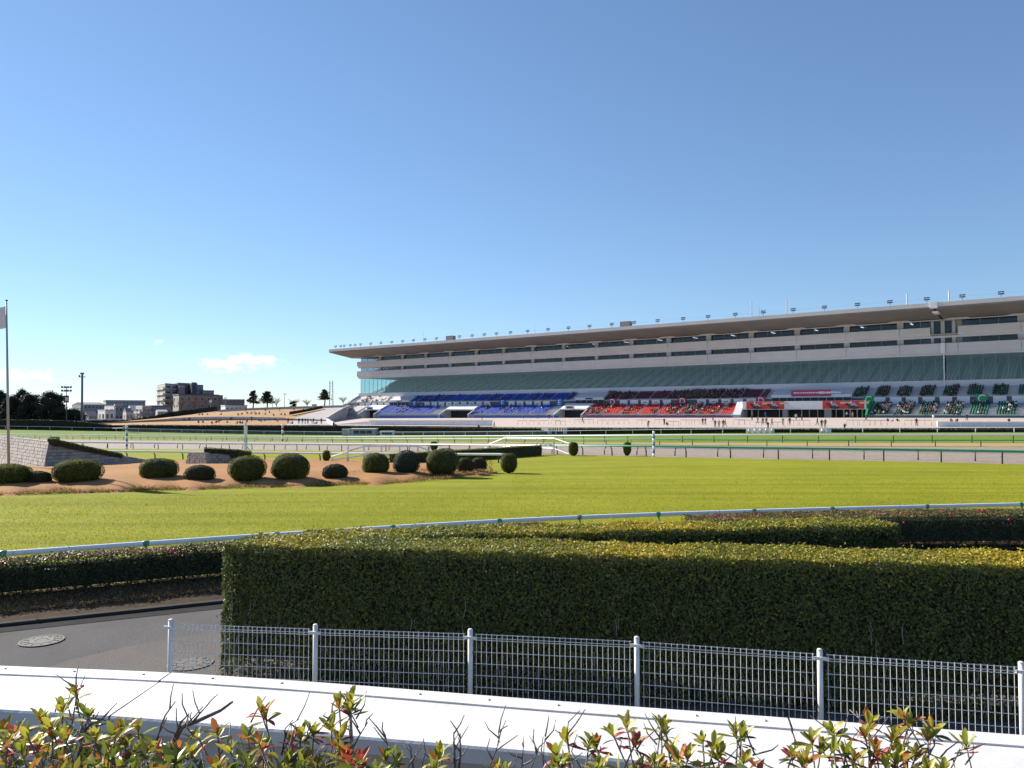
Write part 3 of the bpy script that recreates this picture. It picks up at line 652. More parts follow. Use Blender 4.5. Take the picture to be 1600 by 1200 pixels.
for i, a in enumerate([
    (11, 729.5, 766, 64, 'broad clipped bush at the foot of the flagpole, cut by the picture edge'),
    (62, 739.5, 764, 31, 'small clipped bush beside the large round bush, below the lit stone wall', DLEAF),
    (121, 722, 763, 66, 'widest low dome-shaped clipped bush in front of the long tapering stone wall'),
    (248, 720, 757, 54, 'dome-shaped clipped bush below the tip of the tapering stone wall'),
    (312, 731, 759.5, 43, 'small flat dark clipped bush below the rounded rubble wall', DLEAF),
    (386, 716.5, 758.5, 54, 'round clipped bush in front of the white distance post'),
    (454, 713, 757.5, 57, 'large nearly square clipped bush between white post and small flat bush'),
    (523.5, 729, 754.5, 38, 'small brown-tinged clipped bush below the start of the white handrail', DLEAF),
    (587, 711.5, 749, 42, 'round clipped bush under the middle of the near white handrail'),
    (635, 707.5, 748, 40, 'greyish speckled clipped bush at the far end of the near handrail', PLEAF),
    (691, 704.5, 748, 51, 'tallest round clipped bush with yellow-green top before the hedge jump'),
    (727, 718, 744, 26, 'small dark bush half hidden behind the tallest clipped bush', DLEAF),
    (748, 717.5, 741, 25, 'small rounded dark bush beside the short white rail end', DLEAF),
    (795, 711, 741.5, 27, 'upright barrel-shaped bush standing alone on the lawn edge'),
    (510, 706, 722.5, 12, 'little upright bush at the low end of the near handrail'),
    (678, 691.5, 706, 12, 'tiny dark bush beyond the near handrail, against the dirt track'),
    (896, 693, 714, 15.5, 'small egg-shaped bush by the green rail at the end of the far handrail'),
    (980, 693, 713.5, 12.5, 'small oval bush under the green rail near the striped pole')]):
    topiary(*a[:5], mat=a[5] if len(a) > 5 else BLEAF, seed=i + 1)

# ------------------------------------------------------------------ stone walls on the bank
STONE = [M('stone_%s' % n, c, 0.9, 0.18, 2.5, 0.5, 14) for n, c in (('pale', (0.31, 0.275, 0.255)), ('grey', (0.235, 0.215, 0.205)), ('warm', (0.33, 0.285, 0.25)))]
JOINT = M('stone_joint', (0.18, 0.165, 0.155), 0.95)
def stone_wall(name, label, faces, hedge_line, seed, bw=0.62, bh=0.235):
    """faces: list of (p0, p1, h0, h1, lean normal) battered faces, each laid in courses of stone blocks"""
    q = random.Random(seed); t = thing(name, tuple(faces[0][0]), label, 'wall'); O = world_loc(t)
    base_n = 0
    def nrm_(f): d_ = f[1] - f[0]; u_ = Vector((d_.x, d_.y, 0)).normalized(); return Vector((u_.y, -u_.x, 0))
    def mit(f, g): a_ = nrm_(f).angle(nrm_(g)); return math.tan(a_ / 2) * max(f[4], .02)
    for fi, (p0, p1, h0, h1, bat) in enumerate(faces):
        k0 = mit(faces[fi], faces[fi - 1]) if fi else 0.0; k1 = mit(faces[fi], faces[fi + 1]) if fi + 1 < len(faces) else 0.0
        d = p1 - p0; Ln = Vector((d.x, d.y, 0)).length; u = Vector((d.x, d.y, 0)).normalized(); n = Vector((u.y, -u.x, 0))
        slope = (p1.z - p0.z) / Ln
        def pt(x, z, o): # x along, z up the face, o out of the face
            z_ = max(0, z); x = x + k0 * z_ * (1 - x / Ln) - k1 * z_ * (x / Ln); b = p0 + u * x; return Vector((b.x, b.y, b.z + slope * x)) + Vector((0, 0, z)) - n * (z * bat) + n * o
        mb = MB()
        m = 12; bot = [pt(Ln * i / m, -0.4, -0.03) for i in range(m + 1)]; top = [pt(Ln * i / m, h0 + (h1 - h0) * i / m - 0.03, -0.03) for i in range(m + 1)]
        sh = [u * (0.35 if i == 0 else (-0.35 if i == m else 0)) for i in range(m + 1)]; back = [v - n * .22 + w for v, w in zip(top, sh)]; bb = [Vector((v.x, v.y, b.z)) - n * .22 + w for v, b, w in zip(top, bot, sh)]
        mb.loft(bot, top); mb.loft(top, back); mb.loft(back, bb); mb.quad(bot[0], top[0], back[0], bb[0]); mb.quad(bot[-1], bb[-1], back[-1], top[-1])
        mb.build('backing', JOINT, t)
        row = 0; z = 0.0
        while z < max(h0, h1) - 0.05:
            x = -(row % 2) * bw * .5
            while x < Ln:
                w = bw * q.uniform(.75, 1.25); xa, xb = max(0, x) + .012, min(Ln, x + w) - .012; x += w
                if xb - xa < .08: continue
                ha = h0 + (h1 - h0) * xa / Ln; hb = h0 + (h1 - h0) * xb / Ln
                za, zb = min(z + bh, ha) - .012, min(z + bh, hb) - .012
                if max(za, zb) < z + .04: continue
                za, zb = max(za, z + .02), max(zb, z + .02)
                o = q.uniform(.005, .028); zz = z if row else -0.3
                f = [pt(xa, zz, -.02), pt(xb, zz, -.02), pt(xb, zb, -.02), pt(xa, za, -.02)]; i = .025
                g = [pt(xa + i, zz + i * .7, o), pt(xb - i, zz + i * .7, o), pt(xb - i, zb - i * .7, o), pt(xa + i, za - i * .7, o)]
                s = MB().add(f + g, [(0, 1, 5, 4), (1, 2, 6, 5), (2, 3, 7, 6), (3, 0, 4, 7), (4, 5, 6, 7)])
                s.build('stone_block', q.choice(STONE), t)
            z += bh; row += 1
    return t
c1 = on_ground(68, 735.5); c1.z += 0.05
dirl = Vector((-0.70, 0.714, 0)); f1 = c1 + dirl * 34.0; e1 = on_ground(246, 722.5)
stone_wall('stone_wall', 'battered stone block wall behind the flagpole with long shaded wing tapering down', [(f1, c1, 2.05, 1.98, 0.34), (c1, e1, 1.98, 0.12, 0.34)], None, 1, bw=0.66, bh=0.235)
w2a = on_ground(289, 727.5); w2b = on_ground(322, 729); w2c = on_ground(360, 727); w2d = on_ground(398, 719)
w2l = w2a + Vector((-.5, 2.6, 0))
stone_wall('rubble_wall', 'small rounded stone wall with clipped hedge top beside the white post', [(w2l, w2a, 0.9, 1.08, 0.2), (w2a, w2b, 1.08, 1.08, 0.2), (w2b, w2c, 1.08, 0.86, 0.2), (w2c, w2d, 0.86, 0.12, 0.2)], None, 2, bw=0.36, bh=0.2)
def mini_hedge(label, pts, th, H, seed):
    z0 = min(p.z for p in pts)
    Pn = []; r = np.random.default_rng(seed); t = thing('wall_top_hedge', tuple(pts[0]), label, 'hedge'); O = world_loc(t)
    mb = MB(); A = [p - O for p in pts]
    for i, (a, b) in enumerate(zip(A, A[1:])):
        u = (b - a); n = Vector((u.y, -u.x, 0)).normalized()
        m = int(u.length * 420); x = r.random(m); sd = r.integers(0, 3, m); z = np.where(sd == 0, H, r.uniform(0, H, m)); o = np.where(sd == 0, r.uniform(-th / 2, th / 2, m), np.where(sd == 1, th / 2, -th / 2))
        Pn.append(np.array(a)[None] + np.array(u)[None] * x[:, None] + np.array(n)[None] * o[:, None] + np.array([0, 0, 1.])[None] * z[:, None])
        c = 0.06; mb.hexa([a + n * (th / 2 - c) - Vector((0, 0, .2)), b + n * (th / 2 - c) - Vector((0, 0, .2)), b - n * (th / 2 - c) - Vector((0, 0, .2)), a - n * (th / 2 - c) - Vector((0, 0, .2)), a + n * (th / 2 - c) + Vector((0, 0, H - c)), b + n * (th / 2 - c) + Vector((0, 0, H - c)), b - n * (th / 2 - c) + Vector((0, 0, H - c)), a - n * (th / 2 - c) + Vector((0, 0, H - c))])
    P = np.concatenate(Pn); N = r.normal(0, 1, P.shape); N[:, 2] += .6; N /= np.linalg.norm(N, axis=1)[:, None]
    setp(link('foliage', leaf_cloud('foliage', P, N, 0.10, .55, r.beta(2, 3, len(P)) * .7, HLEAF, seed=seed), t), kind='stuff')
    link('inner_twigs', mb.mesh('inner_twigs', CORE), t)
back1 = Vector((0.25, 0.75, 0))
mini_hedge('dark clipped hedge running along the top of the tapering stone wall', [c1 + dirl * 4 + back1 * 1.3 + Vector((.6, .6, 1.95)), c1 + Vector((-.35, 1.5, 1.9)), c1.lerp(e1, .3) + Vector((-.4, .6, 1.36)), c1.lerp(e1, .63) + Vector((-.35, .4, .68))], 0.55, 0.2, 3)
mini_hedge('short dark clipped hedge on top of the small rounded stone wall', [w2b.lerp(w2a, .25) + Vector((.1, .9, 1.02)), w2c + Vector((-.1, .9, .82)), w2c.lerp(w2d, .6) + Vector((-.1, .6, .5))], 0.8, 0.42, 4)

# ------------------------------------------------------------------ poles
FLAGW = M('flag_cloth', (0.75, 0.72, 0.74), 0.8, 0.05, 3)
def flagpole(px, Y, top, label, lean=0.0, flag=True):
    b = at(px, 745, Y); b.z = ground_z(b.x, b.y); tp = at(px - lean, top, Y)
    t = thing('flagpole', tuple(b), label, 'flagpole')
    MB().tube([b - Vector((0, 0, .1)), b.lerp(tp, .5), tp], [0.085, 0.07, 0.045], 10).build('pole', M('pole_grey', (0.33, 0.35, 0.38), 0.4, 0.1, 5, metal=0.3), t, True)
    MB().ball(tp + Vector((0, 0, .03)), (0.09, 0.09, 0.045), 10, 6).build('finial', POSTD, t, True)
    if flag:
        rows = []
        for j in range(7):
            row = []
            for i in range(13):
                u, v = i / 12, j / 6
                p = tp + Vector((-.05 - u * 2.0, .12 * math.sin(u * 7 + v) + .5 * u, -.30 - v * 1.35 - .35 * u * u - .06 * math.sin(u * 9)))
                row.append(p)
            rows.append(row)
        MB().grid(rows).build('flag', FLAGW, t, True)
        rows = [[]]
        c = MB(); pts = []
        for k in range(20):
            a = k * math.pi / 10; u, v = .5 + .22 * math.cos(a), .5 + .33 * math.sin(a)
            pts.append(tp + Vector((-.05 - u * 2.0, .12 * math.sin(u * 7 + v) + .5 * u - .02, -.30 - v * 1.35 - .35 * u * u - .06 * math.sin(u * 9))))
        c.quad(*pts); c.build('disc', M('flag_red', (0.55, 0.05, 0.08), 0.8), t)
flagpole(14, 47, 470, 'tall grey flagpole with white flag at the picture edge', 4)
flagpole(-37.7, 57.3, 505, 'second flagpole standing behind the stone wall, outside the picture edge', 4)
flagpole(-49, 59.5, 510, 'third flagpole farthest along the row, outside the picture edge', 4)

BLUE = M('pole_blue', (0.06, 0.19, 0.48), 0.5); RED = M('pole_red', (0.45, 0.04, 0.04), 0.5)
def striped(px, top, base, w, mat, label, n=6):
    b = on_ground(px, base); tp = at(px, top, b.y); t = thing('distance_pole', tuple(b), label, 'pole'); r = w / 2 * b.y / F
    for i in range(n):
        MB().tube([b.lerp(tp, i / n), b.lerp(tp, (i + 1) / n)], r, 10).build('band', (mat, WHITE)[i % 2 == (0 if n % 2 else 1)], t, True)
striped(198, 664.5, 702, 3.2, BLUE, 'thin blue and white striped pole by the left end of the dirt track', 9)
striped(1021.5, 673.5, 714, 3.6, BLUE, 'blue and white striped pole at the green rail by the lawn', 7)
striped(441.5, 663, 689.5, 2.6, RED, 'red and white striped pole on the turf track', 6)
b = on_ground(384, 713); t = thing('finish_post', tuple(b), 'white tapering post with slanting brace beside the small rounded wall', 'post')
tp = at(384, 659, b.y)
MB().tube([b, b.lerp(tp, .72), b.lerp(tp, .85), tp], [0.19, 0.18, 0.21, 0.06], 8).build('shaft', WHITE, t)
MB().box(b.lerp(tp, .48), (0.3, 0.3, 0.55)).build('cabinet', M('box_grey', (0.3, 0.32, 0.33), 0.5), t)
for dx in (17, -5): MB().tube([at(385, 697, b.y), at(385 + dx, 718, b.y)], 0.035, 5).build('brace', POSTD, t)
#@@PART3
# ------------------------------------------------------------------ grandstand
CR, CB, CG = 237.0, 249.0, 250.2
s0 = sx(558, CB); s1 = sx(2150, CB)
stand = thing('grandstand', tuple(S(s0, CB, 0.5)), 'long multi-storey racecourse grandstand with cantilever roof and coloured seating', 'grandstand')
BAND = M('stand_band', (0.60, 0.59, 0.60), 0.75, 0.06, 0.15, 0.1, 2)
FASC = M('roof_fascia', (0.60, 0.57, 0.55), 0.7, 0.06, 0.2)
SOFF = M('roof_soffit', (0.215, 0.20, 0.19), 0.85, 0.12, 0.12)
COLM = M('stand_column', (0.46, 0.45, 0.45), 0.8, 0.08, 0.3)
TIER = M('tier_concrete', (0.46, 0.45, 0.46), 0.85, 0.1, 0.3)
SILL = M('sill_wall', (0.58, 0.59, 0.64), 0.7, 0.05, 0.2)
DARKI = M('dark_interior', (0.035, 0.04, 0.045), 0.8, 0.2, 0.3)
INTF = M('interior_tier', (0.12, 0.135, 0.14), 0.8, 0.25, 0.25)
REDL = M('red_line', (0.42, 0.12, 0.12), 0.6)
def glass(name, tint, refl, rough=0.03):
    m = bpy.data.materials.new(name); m.use_nodes = True; t = m.node_tree; t.nodes.clear(); L = t.links
    tr = t.nodes.new('ShaderNodeBsdfTransparent'); tr.inputs[0].default_value = tint + (1,)
    gl = t.nodes.new('ShaderNodeBsdfGlossy'); gl.inputs['Roughness'].default_value = rough; gl.inputs[0].default_value = (0.85, 0.92, 0.95, 1)
    fr = t.nodes.new('ShaderNodeLayerWeight'); fr.inputs[0].default_value = .5
    pw = t.nodes.new('ShaderNodeMath'); pw.operation = 'POWER'; pw.inputs[1].default_value = 4.0; L.new(fr.outputs['Facing'], pw.inputs[0])
    ad = t.nodes.new('ShaderNodeMath'); ad.operation = 'MULTIPLY_ADD'; ad.use_clamp = True; ad.inputs[1].default_value = .6; ad.inputs[2].default_value = refl; L.new(pw.outputs[0], ad.inputs[0])
    mx = t.nodes.new('ShaderNodeMixShader'); L.new(ad.outputs[0], mx.inputs[0]); L.new(tr.outputs[0], mx.inputs[1]); L.new(gl.outputs[0], mx.inputs[2])
    o = t.nodes.new('ShaderNodeOutputMaterial'); L.new(mx.outputs[0], o.inputs[0]); MATS[name] = m; return m
GLASS = glass('teal_glass', (0.78, 0.89, 0.92), 0.05); WINGL = glass('window_glass', (0.5, 0.56, 0.62), 0.04)
def sb(mb, a, b, c0, c1, z0, z1):
    return mb.hexa([S(a, c0, z0), S(b, c0, z0), S(b, c1, z0), S(a, c1, z0), S(a, c0, z1), S(b, c0, z1), S(b, c1, z1), S(a, c1, z1)])
def sprof(mb, prof, a, b):
    return mb.prism([S(a, c, z) for c, z in prof], TV * (b - a))
def spart(name, mat, a, b, c0, c1, z0, z1, parent=None): return sb(MB(), a, b, c0, c1, z0, z1).build(name, mat, parent or stand)
r0 = sx(513.5, CR); r1 = sx(2250, CR); JS = sx(1462, CR)
ROOFP = [(CR, 32.35), (CR, 33.82), (CR + 1.2, 34.0), (282, 34.6), (282, 31.2), (CB + 2, 30.35)]
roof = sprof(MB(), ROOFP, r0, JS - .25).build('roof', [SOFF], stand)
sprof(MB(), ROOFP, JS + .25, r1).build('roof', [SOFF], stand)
for a, b in ((r0 - .05, JS - .3), (JS + .3, r1)): sprof(MB(), [(CR - .06, 32.75), (CR - .06, 33.9), (CR + 1.25, 34.08), (CR + 1.25, 33.7), (CR + .05, 32.75)], a, b).build('fascia', FASC, stand)
spart('roof_joint_cover', WHITE, JS - .9, JS + .9, CR - .35, CR + .6, 32.3, 34.1); spart('roof_joint_cover', WHITE, JS - .7, JS + .7, CR + 2, CR + 6, 31.2, 31.75)
# end wall cheek of the roof
spart('roof_cable', M('cable_grey', (0.5, 0.5, 0.5), 0.5), r0 + 2, r1, CR + .6, CR + .63, 35.05, 35.08)
BAY = 15.0; nb = int((s1 - s0) / BAY); stairS = sx(1475, CB)
for lvl, (zb, zt) in enumerate(((26.0, 28.25), (20.95, 23.5))):
    spart('floor_slab', CONC, s0 + .6, s1, CB + .25, CB + 30, zb - .1 - .012 * lvl, zb + .25)
    for i in range(nb + 1):
        a, b = s0 + i * BAY + .05, s0 + (i + 1) * BAY - .05
        if a - 3 < stairS < b + 3 and lvl == 0:
            if stairS - 3.2 > a: b = stairS - 3.2
            elif stairS + 3.2 < b: a = stairS + 3.2
        prof = [(CB + .05, zb + .35), (CB, zt), (CB + .35, zt), (CB + .35, zb), (CB + .6, zb - .25), (CB + .25, zb - .25)]
        sprof(MB(), prof, a, b).build('parapet_band', BAND, stand)
        if lvl == 1: spart('red_coping', REDL, a, b, CB + .02, CB + .32, zt + .003, zt + .08)
    spart('ledge' if lvl else 'underledge', BAND, s0, s1, CB + .5, CB + 2.2, zb - .85, zb - .27)
# side returns of the bands at the open end
for zb, zt in ((26.0, 28.25), (20.95, 23.5)):
    spart('end_band', BAND, s0 - .32, s0 + .04, CB + .02, CB + 26, zb + .1, zt)
wz = ((28.25, 30.2), (23.5, 25.9))
for lvl, (za, zb) in enumerate(wz):
    for i in range(nb + 1):
        a = s0 + i * BAY
        w = 1.3 if i < nb * .45 else 1.7
        if abs(a - stairS) > 4 and i > 0: spart('column', COLM, a - w / 2, a + w / 2, CB + .9, CB + 2.2, za - .6, zb + .25)
        for k in range(3):
            pa = a + .85 + k * 4.45; pb = pa + 4.38
            if pa > stairS - 3.15 and pb < stairS + 3.15: continue
            if pa < stairS - 3.15 < pb: pb = stairS - 3.15
            if pa < stairS + 3.15 < pb: pa = stairS + 3.15
            if pb - pa < .3: continue
            pn = spart('window_pane', WINGL, pa, pb, CB + 1.75, CB + 1.79, za - .5, zb)
            spart('window_mullion', COLM, pa - .07, pa + .0, CB + 1.68, CB + 1.86, za - .5, zb + .05, pn)
    # interior behind the windows
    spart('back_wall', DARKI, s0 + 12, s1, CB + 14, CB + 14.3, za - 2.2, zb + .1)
# desks with screens behind the balcony windows
dm = MB(); q = np.random.default_rng(5)
for lvl, (za, zb) in enumerate(wz):
    s = s0 + 9
    while s < s0 + 170:
        for rw in range(3):
            o = CB + 3.0 + rw * 1.6; zz = za - .5 + rw * .45
            sb(dm, s, s + 1.5, o, o + .6, zz + .1, zz + .75); sb(dm, s + .35, s + 1.1, o + .25, o + .4, zz + .75, zz + 1.25)
        s += 2.6
dm.build('desk_rows', M('desk_grey', (0.16, 0.17, 0.19), 0.6, 0.2, 1), stand, kind='stuff')
# ceiling tubes that are lit inside the windows
TUBE = bpy.data.materials.new('lit_tube'); TUBE.use_nodes = True; TUBE.node_tree.nodes['Principled BSDF'].inputs['Emission Color'].default_value = (1, .97, .9, 1); TUBE.node_tree.nodes['Principled BSDF'].inputs['Emission Strength'].default_value = 2.0
for i in range(26):
    s = s0 + 118 + i * 6.9; lv = i % 2; z = wz[lv][1] - .18
    if abs(s - stairS) < 6: continue
    spart('ceiling_lamp', TUBE, s, s + .35, CB + 3.2, CB + 6.6, z, z + .06)
# stair strip
tw = spart('stair_wall', COLM, stairS - 3.1, stairS + 3.1, CB + .9, CB + 2.0, 23.55, 30.1)
for o in (-1.5, 1.3):
    for j in range(4): spart('stair_window', WINGL, stairS + o - .85, stairS + o + .85, CB + .84, CB + .885, 23.8 + j * 1.55, 25.25 + j * 1.55, tw)
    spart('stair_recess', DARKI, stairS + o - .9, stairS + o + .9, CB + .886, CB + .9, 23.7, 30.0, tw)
spart('stair_wing_wall', COLM, stairS - 6.5, stairS + 6.5, CB + 2.02, CB + 2.15, 23.3, 30.2)
spart('downpipe_box', WHITE, stairS - .55, stairS + .55, CB - .55, CB - .05, 20.6, 23.6)
MB().tube([S(stairS + .2, CB - .2, 20.6), S(stairS + .2, CB - .2, 11.2)], 0.16, 8).build('downpipe', WHITE, stand)
# eave beam with peaked brackets
spart('eave_beam', FASC, s0 - 1, s1, CB - .12, CB + .12, 30.1, 30.32)
for i in range(nb + 1):
    a = s0 + i * BAY
    MB().prism([S(a - 3.6, CB - .05, 30.33), S(a + 3.6, CB - .05, 30.33), S(a + .9, CB - .05, 30.95), S(a - .9, CB - .05, 30.95)], -NV * .3).build('eave_bracket', FASC, stand)
# glazed hall
GZ0, GZ1 = 12.9, 20.1; gw = 2.95; ng = int((s1 - s0 - 1.5) / gw); gA = s0 + 1.3
gm = MB()
sb(gm, 0, gw - .05, 0, 0.03, 0, GZ1 - GZ0); base0 = S(0, 0, 0)
gmesh = gm.mesh('glass_pane', GLASS, origin=tuple(base0)); mu = sb(MB(), -.03, .03, -.06, .12, 0, GZ1 - GZ0).mesh('glass_fin', M('fin_metal', (0.30, 0.36, 0.37), 0.4, metal=.2), origin=tuple(base0))
SO = world_loc(stand)
for i in range(ng):
    p = S(gA + i * gw, CG, GZ0) - SO
    go = link('glass_pane', gmesh, stand, tuple(p)); link('glass_fin', mu, go, tuple(TV * -.025))
for j in range(9):
    a = CG + .2 + j * 3.0
    spart('side_glass_pane', GLASS, gA - .03, gA, a, a + 2.92, GZ0, GZ1)
spart('sill_wall', SILL, s0 + .8, s1, CB + .3, CG + .25, 11.0, GZ0)
spart('hall_ceiling', CONC, s0 + 1.5, s1, CG + .4, CG + 40, GZ1 + .02, GZ1 + .5)
steps = []
for j in range(22): steps += [(CG + .6 + j * .95, 12.2 + j * .36), (CG + .6 + (j + 1) * .95, 12.2 + j * .36)]
steps += [(CG + .6 + 22 * .95, 12.2 + 22 * .36), (CG + .6 + 22 * .95, 8), (CG + .6, 8)]
sprof(MB(), steps, s0 + 4.5, s1).build('hall_tier', INTF, stand)
spart('hall_back_wall', DARKI, s0 + 20, s1, CG + 34, CG + 34.5, 12, GZ1)
def seats(name, ranges, rows, mat, parent=None, w=.42, pitch=.56, H=.5, skip=0.0, seed=1):
    """rows: (C, z) of each tread; ranges: (s_from, s_to) runs between aisles"""
    q = np.random.default_rng(seed); B = []
    for c, z in rows:
        for a, b in ranges:
            n = max(0, int((b - a) / pitch)); ss = a + (np.arange(n) + .5) * pitch
            if skip: ss = ss[q.random(n) > skip]
            B.append(np.stack([ss, np.full(len(ss), c), np.full(len(ss), z)], 1))
    B = np.concatenate(B); n = len(B)
    def boxv(o0, o1, c0, c1, z0, z1): return np.array([(x, y, z) for z in (z0, z1) for x, y in ((o0, c0), (o1, c0), (o1, c1), (o0, c1))])
    T = np.concatenate([boxv(-w / 2, w / 2, -.28, .12, .34, .42), boxv(-w / 2, w / 2, .10, .17, .40, .40 + H)])
    Q = (B[:, None, :] + T[None]).reshape(-1, 3)
    Vw = np.stack([-NV.x * Q[:, 1] + TV.x * Q[:, 0], -NV.y * Q[:, 1] + TV.y * Q[:, 0], Q[:, 2]], 1) - np.array(world_loc(stand))
    f = np.array([(4, 5, 6, 7), (0, 1, 5, 4), (1, 2, 6, 5), (2, 3, 7, 6), (3, 0, 4, 7)]); f = np.concatenate([f, f + 8])
    Fi = (np.arange(n)[:, None, None] * 16 + f[None]).reshape(-1)
    me = bpy.data.meshes.new(name); me.vertices.add(len(Vw)); me.vertices.foreach_set('co', Vw.astype(np.float32).ravel())
    me.loops.add(len(Fi)); me.loops.foreach_set('vertex_index', Fi.astype(np.int32)); me.polygons.add(len(Fi) // 4); me.polygons.foreach_set('loop_start', (np.arange(len(Fi) // 4) * 4).astype(np.int32))
    me.update(calc_edges=True); me.materials.append(mat)
    return setp(link(name, me, parent or stand), kind='stuff'), B
def runs(a, b, block, gap): 
    out = []; s = a
    while s < b - 1: out.append((s, min(b, s + block))); s += block + gap
    return out
HALLS = M('hall_seat', (0.32, 0.35, 0.35), 0.6, 0.1, 1)
seats('hall_seats', runs(s0 + 5.5, s1, 3.6, 1.2), [(CG + 1.1 + j * .95, 12.2 + j * .36) for j in range(0, 21)], HALLS, pitch=.9, w=.62)
for px, w in ((716, 1.0), (765, 1.2), (826, 3.2), (877, 2.2), (1171, 2.5)):   # dark screens stuck on the glass
    a = sx(px, CG); zt = {716: 15.6, 765: 15.2}.get(px, 14.6)
    spart('dark_screen', M('screen_dark', (0.02, 0.03, 0.04), 0.4), a - w / 2, a + w / 2, CG + .1, CG + .16, GZ0 + .15, zt)
# seating tiers
upr = [(248.2 - j * .9, 10.55 - j * .45) for j in range(6)]
prof = [(CB + .3, 11.1)]
for c, z in upr: prof += [(c + .45, z + .0), (c - .45, z)]
prof += [(upr[-1][0] - .45, 6.1), (CB + .3, 6.1)]
eL = sx(556, 245)
sprof(MB(), prof, s0 + 1, s1).build('upper_tier', TIER, stand)
low = [(240.9 - j * .86, 5.95 - j * .375) for j in range(9)]
prof = [(243.55, 1.0), (243.55, 6.06), (241.5, 6.06)]
for c, z in low: prof += [(c + .43, z), (c - .43, z)]
prof += [(low[-1][0] - .43, 1.0)]
lA = sx(523, 236)
for x0_, x1_ in ((None, 568), (594, 695), (741, 873), (917, 1150), (1357, None)):
    sprof(MB(), prof, lA if x0_ is None else sx(x0_, 236), s1 if x1_ is None else sx(x1_, 236)).build('lower_tier', TIER, stand)
spart('cross_aisle', TIER, lA + .2, s1 - .2, 242.25, 243.5, 5.5, 6.075)
# sloping end wall of the seating at the open end
MB().prism([S(lA - .5, 231.5, .6), S(lA - .5, 233, 3.9), S(lA - .5, 243, 8.2), S(s0 + .9, 250.5, 12.7), S(s0 + .9, 250.5, .6)], TV * .45).build('end_wall', SILL, stand)
CW = [M('seat_white', (0.55, 0.52, 0.52), .5, spec=.15), M('seat_blue', (0.025, 0.075, 0.40), .7, .1, 2, spec=.1), M('seat_red', (0.48, 0.03, 0.02), .7, .1, 2, spec=.1), M('seat_green', (0.02, 0.11, 0.07), .7, .1, 2, spec=.1), M('seat_maroon', (0.13, 0.022, 0.05), .5, .1, 2, spec=.15)]
def sr(px0, px1, C, blk, gap): return runs(sx(px0, C), sx(px1, C), blk, gap)
TAKEN = {}
for key, nm, m, rr, rows in (
    ('white lower', 'white_seats', CW[0], sr(530, 566, 237, 7, 1), low), ('white upper', 'white_seats', CW[0], sr(563, 608, 246, 8, 1), upr),
    ('blue lower', 'blue_seats', CW[1], sr(596, 681, 237, 6.6, 1) + sr(741, 860, 237, 6.6, 1), low), ('blue upper', 'blue_seats', CW[1], sr(642, 897, 246, 6.2, .35), upr),
    ('red lower', 'red_seats', CW[2], sr(919, 1148, 237, 6.4, .9), low), ('red upper', 'maroon_seats', CW[4], sr(946, 1202, 246, 6.2, .35), upr),
    ('green lower', 'green_seats', CW[3], sr(1364, 2100, 237, 4.4, 1.6), low), ('green upper', 'green_seats', CW[3], sr(1336, 2100, 246, 4.0, 1.9), upr)):
    hlow = rows is low
    o, B = seats(nm, rr, rows, m, pitch=.62 if hlow else .6, w=.44, H=.42, seed=len(key)); TAKEN[key] = B
# middle wall with panels and letters
spart('mid_wall', M('mid_wall_grey', (0.10, 0.11, 0.14), .8, .1, .3), lA, s1, 243.2, 243.5, 6.07, 8.05)
PAN = M('panel_white', (0.70, 0.70, 0.72), .6, .04, .5); SGN = {'E': M('sign_blue', (0.02, 0.14, 0.45), .5), 'D': M('sign_red', (0.42, 0.03, 0.06), .5), 'C': M('sign_green', (0.02, 0.30, 0.10), .5)}
boxes = [(609, 640), (899, 944), (1206, 1331)]; letters = [(648, 'E'), (785, 'E'), (874, 'E'), (957, 'D'), (1066, 'D'), (1189, 'D'), (1357, 'C'), (1534, 'C'), (1720, 'C')]
def letter(ch, size, mat, pos, parent, name='letter'):
    cu = bpy.data.curves.new(name, 'FONT'); cu.body = ch; cu.size = size; cu.align_x = 'CENTER'; cu.align_y = 'CENTER'; cu.extrude = .02
    to = bpy.data.objects.new('tmp', cu); COL.objects.link(to); dg = bpy.context.evaluated_depsgraph_get()
    me = bpy.data.meshes.new_from_object(to.evaluated_get(dg)); bpy.data.objects.remove(to); me.materials.clear(); me.materials.append(mat)
    Mx = Matrix((( TV.x, 0, NV.x), (TV.y, 0, NV.y), (0, 1, 0))).to_4x4(); me.transform(Mx)
    return link(name, me, parent, tuple(pos - world_loc(parent)))
for px, ch in letters:
    a = sx(px, 243); w = 2.9 if px != 648 else 2.2
    sg = spart('letter_sign', SGN[ch], a - w / 2, a + w / 2, 242.95, 243.12, 6.1, 8.75); letter(ch, 2.9, WHITE, S(a, 242.9, 7.42), sg)
a = sx(562, 243); q = random.Random(3)
while a < s1:
    px = 800 + F * S(a + 1.5, 243, 7).x / S(a + 1.5, 243, 7).y
    if not any(x0 - 3 < px < x1 + 3 for x0, x1 in boxes) and not any(abs(px - lp) < 13 for lp, _ in letters):
        pn = spart('wall_panel', PAN, a, a + 3.1, 243.02, 243.17, 6.2, 8.15)
        if q.random() < .55: spart('panel_print', M('print_dark', (0.12, 0.13, 0.10), .6), a + .7 + q.random() * .5, a + 2.2, 243.0, 243.015, 7.15, 7.4, pn)
    a += 4.25
